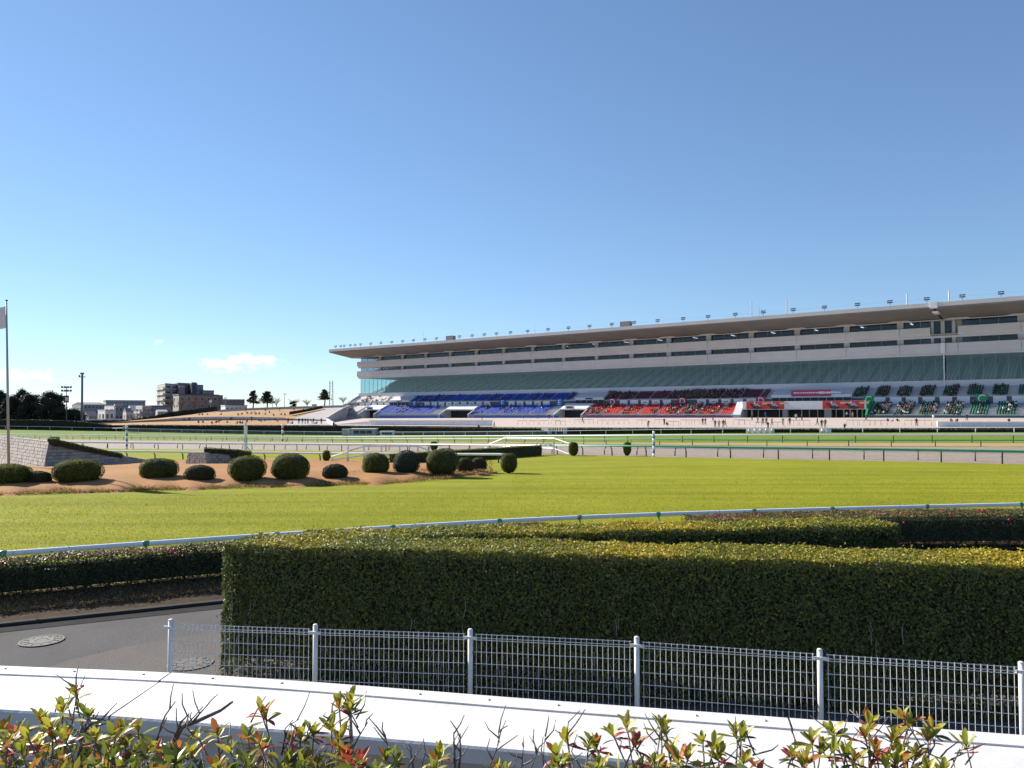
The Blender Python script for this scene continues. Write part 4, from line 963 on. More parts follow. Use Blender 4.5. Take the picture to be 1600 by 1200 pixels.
# upper entrance boxes
GREYM = M('frame_grey', (0.38, 0.37, 0.37), .6)
for x0, x1 in boxes:
    a, b = sx(x0, 243), sx(x1, 243)
    hd = MB(); sprof(hd, [(242.6, 8.3), (242.6, 9.2), (247, 11.05), (248.5, 11.05), (248.5, 8.3)], a, b); hd.build('entrance_header', SILL, stand)
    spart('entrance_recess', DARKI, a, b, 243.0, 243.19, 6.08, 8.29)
    n = int((b - a) / 2.2)
    for i in range(n + 1): spart('door_frame', GREYM, a + i * (b - a - .12) / n, a + i * (b - a - .12) / n + .12, 242.8, 242.98, 6.08, 8.28)
    if x0 < 1000:
        m = (a + b) / 2; spart('gate_number_plate', DARKI, m - 1.6, m + 1.6, 242.52, 242.58, 8.55, 9.05)
    else:
        sg = spart('entrance_sign', M('sign_magenta', (0.33, 0.03, 0.10), .5), sx(1236, 242), sx(1298, 242), 242.3, 242.5, 8.7, 10.7)
        za = sx(1240, 242)
        for i in range(26):
            w = q.uniform(.25, .55); h = q.uniform(.25, .45) if i < 14 else q.uniform(.45, .8)
            spart('sign_mark', PAN, za, za + w, 242.24, 242.29, 9.75 - h / 2, 9.75 + h / 2, sg); za += w + q.uniform(.08, .2)
# lower vomitories
def vomitory(x0, x1, plate, red=False):
    a, b = sx(x0, 236), sx(x1, 236); side = [(232.2, 1.0), (232.2, 2.9), (240.8, 7.0), (242.2, 7.0), (242.2, 1.0)]
    sprof(MB(), side, a, a + .35).build('stair_side_wall', BAND, stand); sprof(MB(), side, b - .35, b).build('stair_side_wall', BAND, stand)
    sprof(MB(), [(236.2, 4.6), (236.2, 5.1), (240.7, 7.06), (242.1, 7.06), (242.1, 4.6)], a + .36, b - .36).build('stair_canopy', PAN, stand)
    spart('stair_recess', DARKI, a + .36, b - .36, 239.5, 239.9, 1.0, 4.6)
    if plate:
        m = (a + b) / 2; pl = spart('gate_number_plate', WHITE, m - 3.2, m + .8, 235.9, 236.15, 4.9, 6.3); spart('plate_print', DARKI, m - 2.6, m + .1, 235.85, 235.89, 5.3, 5.9, pl)
    sg = spart('stair_letter_sign', SGN['E'], a - .06, a - .02, 233.6, 235.4, 1.9, 3.2)
for x0, x1, p in ((568, 594, True), (695, 741, False), (873, 917, True)): vomitory(x0, x1, p)
# main entrance with banner
a, b = sx(1160, 234), sx(1353, 234)
MB().prism([S(a - 2.5, 232.4, 1.0), S(a - 2.5, 232.4, 3.0), S(a - 2.5, 236, 7.1), S(a - 2.5, 242.5, 7.1), S(a - 2.5, 242.5, 1.0)], TV * 2.4).build('entrance_side_wall', BAND, stand)
MB().prism([S(b + .05, 232.4, 1.0), S(b + .05, 232.4, 3.0), S(b + .05, 236, 7.1), S(b + .05, 242.5, 7.1), S(b + .05, 242.5, 1.0)], TV * .5).build('entrance_side_wall', SGN['C'], stand)
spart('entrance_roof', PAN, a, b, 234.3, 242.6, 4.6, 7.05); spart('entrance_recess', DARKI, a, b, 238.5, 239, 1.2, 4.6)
RB = M('banner_red', (0.52, 0.035, 0.03), .55, .05, .4)
def pxs(px): return sx(px, 234)
ban = spart('banner', PAN, a, b, 234.08, 234.28, 4.6, 7.1)
for x0, x1 in ((1166, 1225), (1285, 1350)):
    pr = spart('banner_print', RB, pxs(x0), pxs(x1), 234.0, 234.07, 4.75, 7.05, ban)
    for k in (0.27, .73):
        m = pxs(x0) + (pxs(x1) - pxs(x0)) * k
        def ell(cx, cz, rx, rz, rot): return [(cx + rx * math.cos(w_) * math.cos(rot) - rz * math.sin(w_) * math.sin(rot), cz + rx * math.cos(w_) * math.sin(rot) + rz * math.sin(w_) * math.cos(rot)) for w_ in [k_ * math.pi / 6 for k_ in range(12)]]
        for off, (pts, mt) in enumerate(((ell(.2, -.55, 1.5, .6, -.1), 'h'), (ell(-1.25, .05, .75, .34, -.7), 'h'), (ell(-1.75, .35, .45, .2, .5), 'h'), (ell(.1, .25, .7, .38, .35), 'r'), (ell(-.5, .75, .26, .24, 0), 'w'), (ell(.9, -.1, .5, .22, -.5), 'r'))):
            MB().quad(*[S(m + x, 233.97 - off * .012, 5.85 + z) for x, z in pts]).build('print_shape', {'h': M('print_horse', (0.05, 0.035, 0.035), .7), 'r': M('print_rider', (0.30, 0.33, 0.45), .7), 'w': WHITE}[mt], pr)
        spart('print_shape', M('print_gold', (0.55, 0.42, 0.25), .6), m + 1.9, m + 4.4, 233.96, 233.99, 6.2, 6.75, pr)
for px, w in ((1172, .5), (1182, .2), (1215, .2), (1224, 1.6), (1250, .2), (1262, .2), (1275, .2), (1291, 2.0), (1304, .2), (1316, .4), (1326, .4), (1337, .3), (1345, .3)):
    s = pxs(px); spart('entrance_column', GREYM, s - w / 2, s + w / 2, 235.4, 235.4 + min(w, .8), 1.2, 4.6)
# coloured skirting wall under the lower tier, stepping with the concourse
for x0, x1, m in ((524, 567, SILL), (594, 694, SGN['E']), (741, 872, SGN['E']), (917, 1152, M('skirt_purple', (0.25, 0.08, 0.22), .6)), (1357, 2100, M('skirt_teal', (0.06, 0.16, 0.19), .6))):
    mb = MB(); xs = np.linspace(x0, x1, 8)
    for p, q_ in zip(xs, xs[1:]):
        za, zb = zc(p, 649.3, 232.6), zc(q_, 649.3, 232.6); A, B_ = sx(p, 232.6), sx(q_, 232.6)
        mb.hexa([S(A, 232.5, .4), S(B_, 232.5, .4), S(B_, 232.9, .4), S(A, 232.9, .4), S(A, 232.5, za), S(B_, 232.5, zb), S(B_, 232.9, zb), S(A, 232.9, za)])
    mb.build('skirting_wall', m, stand)
# pale benches along the front row
bm = sb(MB(), 0, 4.6, 0, .5, 0, .28).mesh('front_bench', M('bench_cream', (0.62, 0.60, 0.45), .6), origin=tuple(S(0, 0, 0)))
for x0, x1 in ((530, 562), (598, 690), (743, 868), (921, 1148), (1368, 1650)):
    s = sx(x0, 233.4)
    while s < sx(x1, 233.4) - 4: link('front_bench', bm, stand, tuple(S(s, 233.0, 2.93) - SO)); s += 7.2
# rooftop lamps, boxes, masts
fl = MB(); LD = M('lamp_dark', (0.07, 0.08, 0.10), .5)
fl.tube([(0, 0, 0), (0, 0, 1.1)], .07, 6)
for zz in (1.0, 1.6):
    for xx in (-.42, .42): fl.hexa([(xx - .36, -.35, zz - .2), (xx + .36, -.35, zz - .2), (xx + .36, .3, zz + .0), (xx - .36, .3, zz + .0), (xx - .36, -.25, zz + .22), (xx + .36, -.25, zz + .22), (xx + .36, .3, zz + .32), (xx - .36, .3, zz + .32)])
fl = fl.mesh('floodlight', LD); ang = math.atan2(TV.y, TV.x)
for px in (523, 531, 536.5, 546, 553.5, 562, 578, 594, 611, 628, 645, 663, 681, 717, 737, 756, 775, 797, 824, 856, 888, 921, 956, 991, 1028, 1068, 1107, 1150, 1194, 1241, 1290, 1342, 1393, 1451, 1507, 1568, 1632, 1700):
    link('floodlight', fl, stand, tuple(S(sx(px, CR + .5), CR + .7, 33.98) - SO), (0, 0, ang), (.88, .88, .88))
for px in (703, 978):
    s = sx(px, CR + 2); spart('rooftop_box', M('box_mesh', (0.24, 0.24, 0.25), .7), s - 1.9, s + 1.9, CR + 1.4, CR + 3.4, 34.0, 35.9)
for px, y0 in ((1176, 470), (1188, 478), (1191, 480), (1231, 467), (1420, 457.5), (1486, 452), (661, 518), (836, 506)):
    s = sx(px, CR + 3); zt = zc(px, y0, CR + 3); w = .16 if px in (1176, 1231, 1420, 1486) else .05
    MB().tube([S(s, CR + 3, 33.9), S(s, CR + 3, zt)], w, 6).build('antenna', M('antenna_white', (0.6, 0.6, 0.62), .5), stand)

# ------------------------------------------------------------------ people
BONES = {
 'stand': dict(hip=(0, 0, .93), chest=(0, .01, 1.27), neck=(0, .01, 1.46), head=(0, -.015, 1.60), top=(0, 0, 1.70), shL=(.19, .01, 1.39), elL=(.25, .04, 1.10), haL=(.24, -.05, .84), hpL=(.10, 0, .90), knL=(.11, -.02, .49), anL=(.12, .03, .08), toL=(.13, -.13, .04), shR=(-.19, .01, 1.39), elR=(-.25, .04, 1.10), haR=(-.24, -.06, .84), hpR=(-.10, 0, .90), knR=(-.11, -.02, .49), anR=(-.12, .03, .08), toR=(-.14, -.13, .04)),
 'walk': dict(hip=(0, 0, .92), chest=(0, -.03, 1.26), neck=(0, -.04, 1.45), head=(0, -.07, 1.59), top=(0, -.06, 1.69), shL=(.19, -.03, 1.38), elL=(.23, .13, 1.13), haL=(.22, .12, .88), hpL=(.09, 0, .89), knL=(.10, -.18, .50), anL=(.10, -.26, .09), toL=(.10, -.41, .05), shR=(-.19, -.03, 1.38), elR=(-.23, -.14, 1.13), haR=(-.20, -.33, 1.0), hpR=(-.09, 0, .89), knR=(-.10, .04, .48), anR=(-.10, .32, .15), toR=(-.10, .25, .04)),
 'lean': dict(hip=(0, .08, .92), chest=(0, -.12, 1.20), neck=(0, -.20, 1.36), head=(0, -.26, 1.48), top=(0, -.25, 1.58), shL=(.19, -.18, 1.30), elL=(.24, -.36, 1.08), haL=(.12, -.52, 1.06), hpL=(.10, .08, .89), knL=(.11, .04, .48), anL=(.12, .10, .08), toL=(.13, -.06, .04), shR=(-.19, -.18, 1.30), elR=(-.24, -.36, 1.08), haR=(-.12, -.52, 1.06), hpR=(-.10, .08, .89), knR=(-.11, .06, .48), anR=(-.12, .14, .08), toR=(-.13, -.02, .04)),
 'sit': dict(hip=(0, .05, .52), chest=(0, .04, .86), neck=(0, .02, 1.05), head=(0, -.01, 1.19), top=(0, 0, 1.29), shL=(.19, .03, .98), elL=(.24, -.05, .72), haL=(.10, -.28, .64), hpL=(.10, .0, .52), knL=(.13, -.42, .52), anL=(.13, -.40, .09), toL=(.14, -.56, .05), shR=(-.19, .03, .98), elR=(-.24, -.05, .72), haR=(-.10, -.28, .64), hpR=(-.10, .0, .52), knR=(-.13, -.42, .52), anR=(-.13, -.40, .09), toR=(-.14, -.56, .05)),
 'ground': dict(hip=(0, .05, .12), chest=(0, .08, .46), neck=(0, .04, .65), head=(0, 0, .79), top=(0, .01, .89), shL=(.19, .05, .58), elL=(.27, -.05, .33), haL=(.14, -.30, .30), hpL=(.10, 0, .13), knL=(.20, -.36, .42), anL=(.15, -.55, .09), toL=(.16, -.70, .05), shR=(-.19, .05, .58), elR=(-.27, -.05, .33), haR=(-.14, -.30, .30), hpR=(-.10, 0, .13), knR=(-.20, -.36, .42), anR=(-.15, -.55, .09), toR=(-.16, -.70, .05))}
EDGES = [('hip', 'chest', 1), ('chest', 'neck', 1), ('neck', 'head', 3), ('head', 'top', 4)] + [e for s in 'LR' for e in (('chest', 'sh' + s, 1), ('sh' + s, 'el' + s, 1), ('el' + s, 'ha' + s, 1), ('hip', 'hp' + s, 2), ('hp' + s, 'kn' + s, 2), ('kn' + s, 'an' + s, 2), ('an' + s, 'to' + s, 5))]
RAD = dict(hip=.15, chest=.165, neck=.062, head=.098, top=.075, sh=.078, el=.055, ha=.038, hp=.105, kn=.072, an=.052, to=.042)
PROTO = {}
def person_geometry(pose, lev=1):
    if (pose, lev) in PROTO: return PROTO[pose, lev]
    B = BONES[pose]; names = list(B); me = bpy.data.meshes.new('body')
    me.from_pydata([B[n] for n in names], [(names.index(a), names.index(b)) for a, b, _ in EDGES], []); o = bpy.data.objects.new('tmp', me); COL.objects.link(o)
    sk = o.modifiers.new('skin', 'SKIN'); sk.use_smooth_shade = True; sk.branch_smoothing = .4
    for i, n in enumerate(names):
        r = RAD.get(n, RAD.get(n[:2])); me.skin_vertices[0].data[i].radius = (r, r * (.78 if n in ('hip', 'chest') else 1)); me.skin_vertices[0].data[i].use_root = n == 'hip'
    sd = o.modifiers.new('sub', 'SUBSURF'); sd.levels = lev; sd.render_levels = lev
    dg = bpy.context.evaluated_depsgraph_get(); m = bpy.data.meshes.new_from_object(o.evaluated_get(dg)); bpy.data.objects.remove(o)
    P = {k: Vector(v) for k, v in B.items()}; idx = []
    for p in m.polygons:
        c = p.center; best = (9, 1)
        for a, b, reg in EDGES:
            u = P[b] - P[a]; t = max(0, min(1, (c - P[a]).dot(u) / u.length_squared)); d = (P[a] + u * t - c).length - RAD.get(a, RAD.get(a[:2])) * (1 - t) - RAD.get(b, RAD.get(b[:2])) * t
            if reg == 1 and b.startswith('ha') and t > .86: reg = 3
            if d < best[0]: best = (d, reg)
        reg = best[1]
        if reg == 4 or (reg == 3 and c.z > P['head'].z + .03) or (reg == 3 and c.z > P['neck'].z + .08 and c.y > P['head'].y + .03): reg = 4
        idx.append(reg - 1)
    PROTO[pose, lev] = (m, idx); return PROTO[pose, lev]
CLOTH = {'black': (.015, .015, .018), 'navy': (.02, .03, .08), 'grey': (.13, .13, .14), 'white': (.62, .62, .62), 'red': (.40, .03, .04), 'blue': (.03, .10, .38), 'beige': (.32, .25, .17), 'brown': (.10, .055, .035), 'green': (.05, .12, .07), 'orange': (.55, .16, .04)}
SKIN_ = M('skin', (0.45, 0.28, 0.20), .6); HAIR = M('hair_dark', (0.018, 0.014, 0.012), .6); SHOE = M('shoe_dark', (0.03, 0.03, 0.03), .6); PM = {}
def person(pose, top, leg, loc, rz, label, group=None, sc=1.0):
    key = (pose, top, leg)
    if key not in PM:
        m, idx = person_geometry(pose); mm = m.copy(); mm.materials.clear()
        for x in (M('cloth_' + top, CLOTH[top], .8, .1, 9), M('cloth_' + leg, CLOTH[leg], .8, .1, 9), SKIN_, HAIR, SHOE): mm.materials.append(x)
        mm.polygons.foreach_set('material_index', idx); PM[key] = mm
    o = link('person', PM[key], None, tuple(loc), (0, 0, rz), (sc, sc, sc)); setp(o, label, 'person', group); return o
q = random.Random(21)
FACE = math.atan2(-NV.x, NV.y) + math.pi   # body's -Y turned to the course
def seated(key, block, n, tops, zoff=0.0, maxpx=1640):
    B = TAKEN[key]; ok = [r for r in B if 800 + F * S(r[0], r[1], r[2]).x / S(r[0], r[1], r[2]).y < maxpx]
    # people sit in loose knots
    cents = [q.choice(ok)[0] for _ in range(max(3, n // 4))]; used = set()
    for _ in range(n):
        c = q.choice(cents); cand = sorted(q.sample(ok, 60), key=lambda r: abs(r[0] - c))[0]; k = (round(cand[0], 1), round(cand[1], 1))
        if k in used: continue
        used.add(k); t = q.choice(tops)
        person('sit', t, q.choice(('black', 'navy', 'grey')), S(cand[0], cand[1] - .02, cand[2] + .04), FACE + q.uniform(-.35, .35), 'spectator in %s top seated in the %s' % (t, block), 'spectators in %s seated in the %s' % (t, block), q.uniform(.95, 1.08))
dk = ['black', 'black', 'navy', 'grey', 'brown']
seated('red upper', 'upper maroon seats', 85, dk); seated('red lower', 'red seats', 46, dk + ['white', 'red', 'green'])
seated('green upper', 'upper dark green seats', 34, dk); seated('green lower', 'lower green seats', 46, dk + ['white', 'white', 'beige'])
seated('blue upper', 'upper blue seats', 22, ['black', 'navy', 'green']); seated('blue lower', 'lower blue seats', 14, ['red', 'white', 'grey', 'brown']); seated('white upper', 'upper white seats', 10, ['brown', 'grey', 'black'])
def crowd(spec):
    m, idx = person_geometry('sit', 0); co = np.empty(len(m.vertices) * 3, np.float32); m.vertices.foreach_get('co', co); co = co.reshape(-1, 3)
    lp = np.empty(len(m.loops), np.int32); m.loops.foreach_get('vertex_index', lp); ls = np.empty(len(m.polygons), np.int32); m.polygons.foreach_get('loop_start', ls); ix = np.array(idx); V, Lp, Ls, Mi = [], [], [], []; n = 0
    for key, cnt_, tops, mx_ in spec:
        B = TAKEN[key]; ok = [r for r in B if 800 + F * S(r[0], r[1], r[2]).x / S(r[0], r[1], r[2]).y < mx_]; cen = [q.choice(ok)[0] for _ in range(9)]
        for _ in range(cnt_):
            c = q.choice(cen); r = sorted(q.sample(ok, 14), key=lambda z: abs(z[0] - c))[0]; a = FACE + q.uniform(-.5, .5); sc = q.uniform(.9, 1.1); p = S(r[0] + .05, r[1] - .02, r[2] + .04); R_ = np.array([[math.cos(a), -math.sin(a), 0], [math.sin(a), math.cos(a), 0], [0, 0, 1]])
            V.append(co @ R_.T * sc + np.array(p)); Lp.append(lp + n * len(co)); Ls.append(ls + n * len(lp)); t = q.choice(tops); Mi.append(np.where(ix == 0, t, np.where(ix == 1, 0, np.where(ix == 2, 6, np.where(ix == 3, 7, 0))))); n += 1
    V = np.concatenate(V); Lp = np.concatenate(Lp); Ls = np.concatenate(Ls); Mi = np.concatenate(Mi); O = V.mean(0); V -= O; me = bpy.data.meshes.new('crowd'); me.vertices.add(len(V)); me.vertices.foreach_set('co', V.astype(np.float32).ravel()); me.loops.add(len(Lp)); me.loops.foreach_set('vertex_index', Lp.astype(np.int32)); me.polygons.add(len(Ls)); me.polygons.foreach_set('loop_start', Ls.astype(np.int32))
    for c in ('black', 'navy', 'grey', 'brown', 'white', 'red'): me.materials.append(M('cloth_' + c, CLOTH[c], .8, .1, 9))
    me.materials.append(SKIN_); me.materials.append(HAIR); me.polygons.foreach_set('material_index', Mi.astype(np.int32)); me.update(calc_edges=True)
    setp(link('crowd', me, None, tuple(O)), 'crowd of further spectators seated across the maroon, red and green blocks', 'crowd', kind='stuff')
crowd([('red upper', 300, (0, 0, 0, 1, 2, 3), 1640), ('red lower', 150, (0, 0, 1, 2, 3, 4, 5), 1640), ('green upper', 130, (0, 0, 0, 1, 2), 1640), ('green lower', 190, (0, 0, 1, 2, 4, 4, 3), 1640), ('blue upper', 45, (0, 1, 2), 1640), ('blue lower', 26, (2, 4, 5, 3), 1640), ('white upper', 16, (3, 2, 0), 1640)])
CONCP = [  # photo column, foot row, pose, top, trousers, turn, label
 (910, 660.5, 'walk', 'black', 'black', 1.2, 'person in black walking alone on the concourse below the blue stair'),
 (1013, 668, 'lean', 'grey', 'black', 0.4, 'person in grey bending beside a pushchair on the concourse'),
 (1038, 664.5, 'stand', 'brown', 'black', .3, 'person in brown standing next to a crouching figure on the concourse'),
 (1042, 664.5, 'ground', 'black', 'grey', 2.5, 'dark figure sitting on the concourse paving below the red seats'),
 (1098, 664, 'stand', 'black', 'black', .2, 'tall person in black at the edge of the group below the red seats'),
 (1102, 664, 'walk', 'navy', 'black', 2.0, 'person in navy beside the tall black figure below the red seats'),
 (1114, 659.5, 'walk', 'black', 'navy', 1.0, 'person in black walking behind the group near the red seats'),
 (1117.5, 668, 'stand', 'grey', 'black', .1, 'person in grey facing the course in the group by the hedge'),
 (1123.5, 668, 'stand', 'white', 'beige', -.2, 'person in white standing in the middle of the group by the hedge'),
 (1130, 668, 'stand', 'brown', 'grey', .5, 'person in brown coat at the edge of the group by the hedge'),
 (1133, 667.5, 'walk', 'red', 'grey', 1.4, 'person in red walking off from the group by the hedge'),
 (1175, 657.5, 'stand', 'black', 'black', .3, 'person in black waiting under the red banner beside the side wall'),
 (1184, 662.5, 'walk', 'grey', 'grey', -1.2, 'person in grey walking across below the red banner'),
 (1192, 663.5, 'stand', 'black', 'navy', .2, 'person in black standing as one of a pair below the banner'),
 (1197.5, 663.5, 'stand', 'brown', 'grey', -.3, 'person in brown standing as one of a pair below the banner'),
 (1206, 666, 'walk', 'grey', 'grey', .8, 'person in light grey walking toward the rail below the banner'),
 (1200, 671, 'lean', 'black', 'beige', 0, 'person in black leaning at the gate pillars by the outer rail'),
 (1196, 654.5, 'stand', 'blue', 'grey', .2, 'person in bright blue jacket standing under the banner entrance'),
 (1223.5, 664.5, 'walk', 'green', 'black', -.8, 'person in dark green walking below the white banner section'),
 (1234, 664.5, 'stand', 'black', 'navy', .4, 'person in black standing below the white banner section'),
 (1244, 656.5, 'stand', 'white', 'grey', .1, 'person in white at the table under the banner'),
 (1253, 657.5, 'stand', 'black', 'black', -.4, 'person in black beside the table under the banner'),
 (1277, 665, 'walk', 'black', 'black', 1.1, 'person in black with trailing coat below the second red banner'),
 (1284, 668, 'stand', 'black', 'black', .2, 'tallest person in black of the pair close to the hedge'),
 (1289.5, 668, 'stand', 'brown', 'black', -.3, 'person in brown-black beside the tallest figure close to the hedge'),
 (1320, 674.5, 'lean', 'navy', 'blue', .1, 'person in navy leaning on the outer rail below the banner end'),
 (1323, 653.5, 'stand', 'white', 'black', .2, 'person in white standing at the entrance column under the banner'),
 (1332, 653.5, 'stand', 'orange', 'white', -.2, 'person in orange jacket and white trousers under the banner'),
 (1353, 658, 'walk', 'navy', 'brown', .9, 'person in navy walking past the green side wall of the entrance'),
 (1387, 658.5, 'ground', 'grey', 'black', .2, 'person in grey sitting on the paving below the first green seats'),
 (1395, 658.5, 'ground', 'white', 'grey', -.4, 'person in white sitting on the paving below the first green seats'),
 (1402, 658.5, 'ground', 'black', 'black', .7, 'person in black sitting on the paving below the first green seats'),
 (1432, 666, 'stand', 'black', 'black', .0, 'person in black with white shirt standing alone below the green seats'),
 (1458.5, 658, 'walk', 'white', 'white', -1.0, 'person in all white walking below the green seats'),
 (1486, 659, 'ground', 'grey', 'black', .4, 'person in grey crouching behind the white concourse wall'),
 (1495.5, 659, 'ground', 'navy', 'black', -.3, 'person in navy crouching behind the white concourse wall'),
 (1510.5, 658, 'walk', 'black', 'black', .5, 'person in black walking behind the white concourse wall'),
 (1576.5, 659, 'ground', 'navy', 'black', .0, 'person in navy crouching alone below the green seats'),
 (753, 656.5, 'walk', 'navy', 'grey', .7, 'person in navy walking past the front of the blue seats'),
 (772, 668.5, 'walk', 'black', 'black', 1.2, 'person in black at the end of the long white concourse wall'),
 (748, 668.5, 'ground', 'black', 'black', .3, 'dark figure sitting before the long white concourse wall'),
 (858, 655, 'stand', 'black', 'navy', .3, 'person in black standing under the blue stair wall'),
 (840, 654.5, 'stand', 'red', 'navy', .1, 'person in red standing in front of the blue seats'),
 (818, 654.5, 'stand', 'beige', 'black', .1, 'person in beige standing in front of the blue seats'),
 (509, 654, 'stand', 'black', 'black', .2, 'person in black standing by the open end of the seating'),
 (512, 654, 'stand', 'brown', 'black', -.2, 'person in brown standing by the open end of the seating'),
 (516.5, 657.5, 'walk', 'navy', 'beige', .5, 'person in navy walking at the foot of the end wall')]
for px, py, pose, tp, lg, rz, lab in CONCP:
    g = on_ground(px, py)
    if px > 1000 and py < 655: g = S(sx(px, 231.6), 231.6, ground_z(S(sx(px, 231.6), 231.6, 0).x, S(sx(px, 231.6), 231.6, 0).y))
    person(pose, tp, lg, g, rz + math.atan2(g.x, g.y) * -1, lab, None, q.uniform(.98, 1.06))
# thin metal crowd barriers
BAR = M('barrier_metal', (0.20, 0.19, 0.19), .5, metal=.3); bb = MB()
bb.tube([(-1.25, 0, 0), (-1.25, 0, 1.1), (1.25, 0, 1.1), (1.25, 0, 0)], .05, 5); bb.tube([(0, 0, 0), (0, 0, 1.1)], .035, 5)
bb = bb.mesh('crowd_barrier', BAR)
for px, py in ((816, 664), (834, 664), (850, 663.5), (868, 663), (876, 664.5), (905, 662), (920, 662), (941, 663), (958, 663), (975, 663), (1003, 663), (1030, 662.5), (1052, 666), (1072, 663.5), (1085, 663.5), (1155, 663.5), (1163, 664), (1240, 664.5), (1256, 664.5), (1333, 664.5), (1350, 664.5), (1368, 665), (1376, 665), (1424, 665), (1445, 665), (1190, 668), (1215, 668)):
    bw_ = 'below the blue seats' if px < 860 else 'below the stair between blue and red seats' if px < 915 else 'below the first red seats' if px < 990 else 'below the middle red seats' if px < 1080 else 'at the near end of the red banner' if px < 1230 else 'below the white banner section' if px < 1300 else 'below the far banner end' if px < 1372 else 'below the green seats'
    g = on_ground(px, py); setp(link('crowd_barrier', bb, None, tuple(g), (0, 0, ang * .35)), 'thin dark metal crowd barrier on the concourse %s' % bw_, 'barrier', 'crowd barriers on the concourse %s' % bw_)

# white walls and small buildings at the concourse edge
def white_wall(x0, x1, t_, ytop, label, step):
    n = max(2, int((x1 - x0) / step)); A = [R_front.at(x).lerp(R_stand.at(x), t_) for x in np.linspace(x0, x1, n + 1)]; t = thing('concourse_wall', tuple(A[0]), label, 'wall')
    for i, (a, b) in enumerate(zip(A, A[1:])):
        x = x0 + (x1 - x0) * (i + .5) / n; zt = at(x, ytop, (a.y + b.y) / 2).z; d = (b - a); u = d.normalized() * .05; nn = Vector((d.y, -d.x, 0)).normalized() * .15
        a2, b2 = a + u, b - u
        MB().hexa([Vector((p.x, p.y, z)) for z in (a.z - .6, zt) for p in (a2 + nn, b2 + nn, b2 - nn, a2 - nn)]).build('wall_panel', PAN, t)
        MB().hexa([Vector((p.x, p.y, z)) for z in (zt + .003, zt + .3) for p in (a + nn * 2, b + nn * 2, b - nn * 2, a - nn * 2)]).build('wall_cap', WHITE, t)
    return t
wl = white_wall(578, 769, .07, 658, 'long white panelled wall on the concourse before the blue seats', 11.5)
a = R_front.at(578).lerp(R_stand.at(578), .07); l = R_front.at(522).lerp(R_stand.at(522), .10)
MB().prism([l, a, Vector((a.x, a.y, at(578, 658, a.y).z)), ], Vector((.3, .5, 0))).build('ramp_cheek', PAN, wl)
white_wall(1464, 1760, .07, 661, 'white panelled wall on the concourse before the green seats', 34)
def hut(name, label, x0, x1, ytop, ybase, cat, windows, col):
    b0 = on_ground(x0, ybase); b1 = on_ground(x1, ybase); Y = (b0.y + b1.y) / 2; w = (x1 - x0) * Y / F; h = (ybase - ytop) * Y / F; c = at((x0 + x1) / 2, ybase, Y)
    t = thing(name, tuple(c), label, cat); MB().box((c.x, c.y + w * .3, c.z + h / 2 - .05), (w, w * .6, h)).build('wall', col, t)
    MB().box((c.x, c.y + w * .3, c.z + h + .05), (w * 1.06, w * .64, .18)).build('roof', PAN, t)
    for i in range(windows):
        ww = w * .78 / windows; xx = c.x - w * .39 + ww * (i + .5)
        fr = MB().box((xx, c.y - .02, c.z + h * .58), (ww * .96, .05, h * .52)).build('window', GREYM, t); MB().box((xx, c.y - .05, c.z + h * .58), (ww * .84, .04, h * .44)).build('pane', M('hut_pane', (0.02, 0.035, 0.04), .15), fr)
hut('timing_hut', 'grey flat-roofed hut with three dark windows at the turf edge', 547.5, 586, 670.5, 681.3, 'hut', 3, M('hut_grey', (0.36, 0.38, 0.38), .8, .08, .5))
hut('equipment_cabinet', 'small grey cabinet beside the flat-roofed hut', 534.5, 544.5, 671, 681.3, 'cabinet', 0, M('hut_grey', (0.36, 0.38, 0.38)))
hut('shed', 'low pale shed on the other side of the flat-roofed hut', 594, 615, 674.5, 681.3, 'shed', 4, PAN)
gt = thing('track_gate', tuple(R_turf.at(870)), 'gate of dark posts between pale walls in the far hedge', 'gate')
for px, w, m in ((859, .9, PAN), (864.2, .28, DARKI), (867.5, .28, DARKI), (871, .28, DARKI), (875, .28, DARKI), (879, .28, DARKI), (883, .8, PAN)):
    g = R_turf.at(px).lerp(R_front.at(px), .5); zt = at(px, 668.8, g.y).z; MB().box((g.x, g.y, (g.z - .7 + zt) / 2), (w, .3, zt - g.z + .7)).build('gate_post' if w < .5 else 'gate_pier', m, gt)
for x0, x1, lab in ((1170, 1210, 'pale piers of the opening in the far hedge below the banner'), (1285, 1301, 'pair of pale piers in the far hedge beside the dark pair of people')):
    gt = thing('hedge_gate', tuple(R_turf.at(x0)), lab, 'gate')
    for px in np.arange(x0 + 3, x1, 9 if x1 - x0 > 20 else 5): g = R_turf.at(px); MB().box((g.x, g.y + .6, g.z + .4), (.55, .4, .95)).build('gate_pier', PAN, gt)

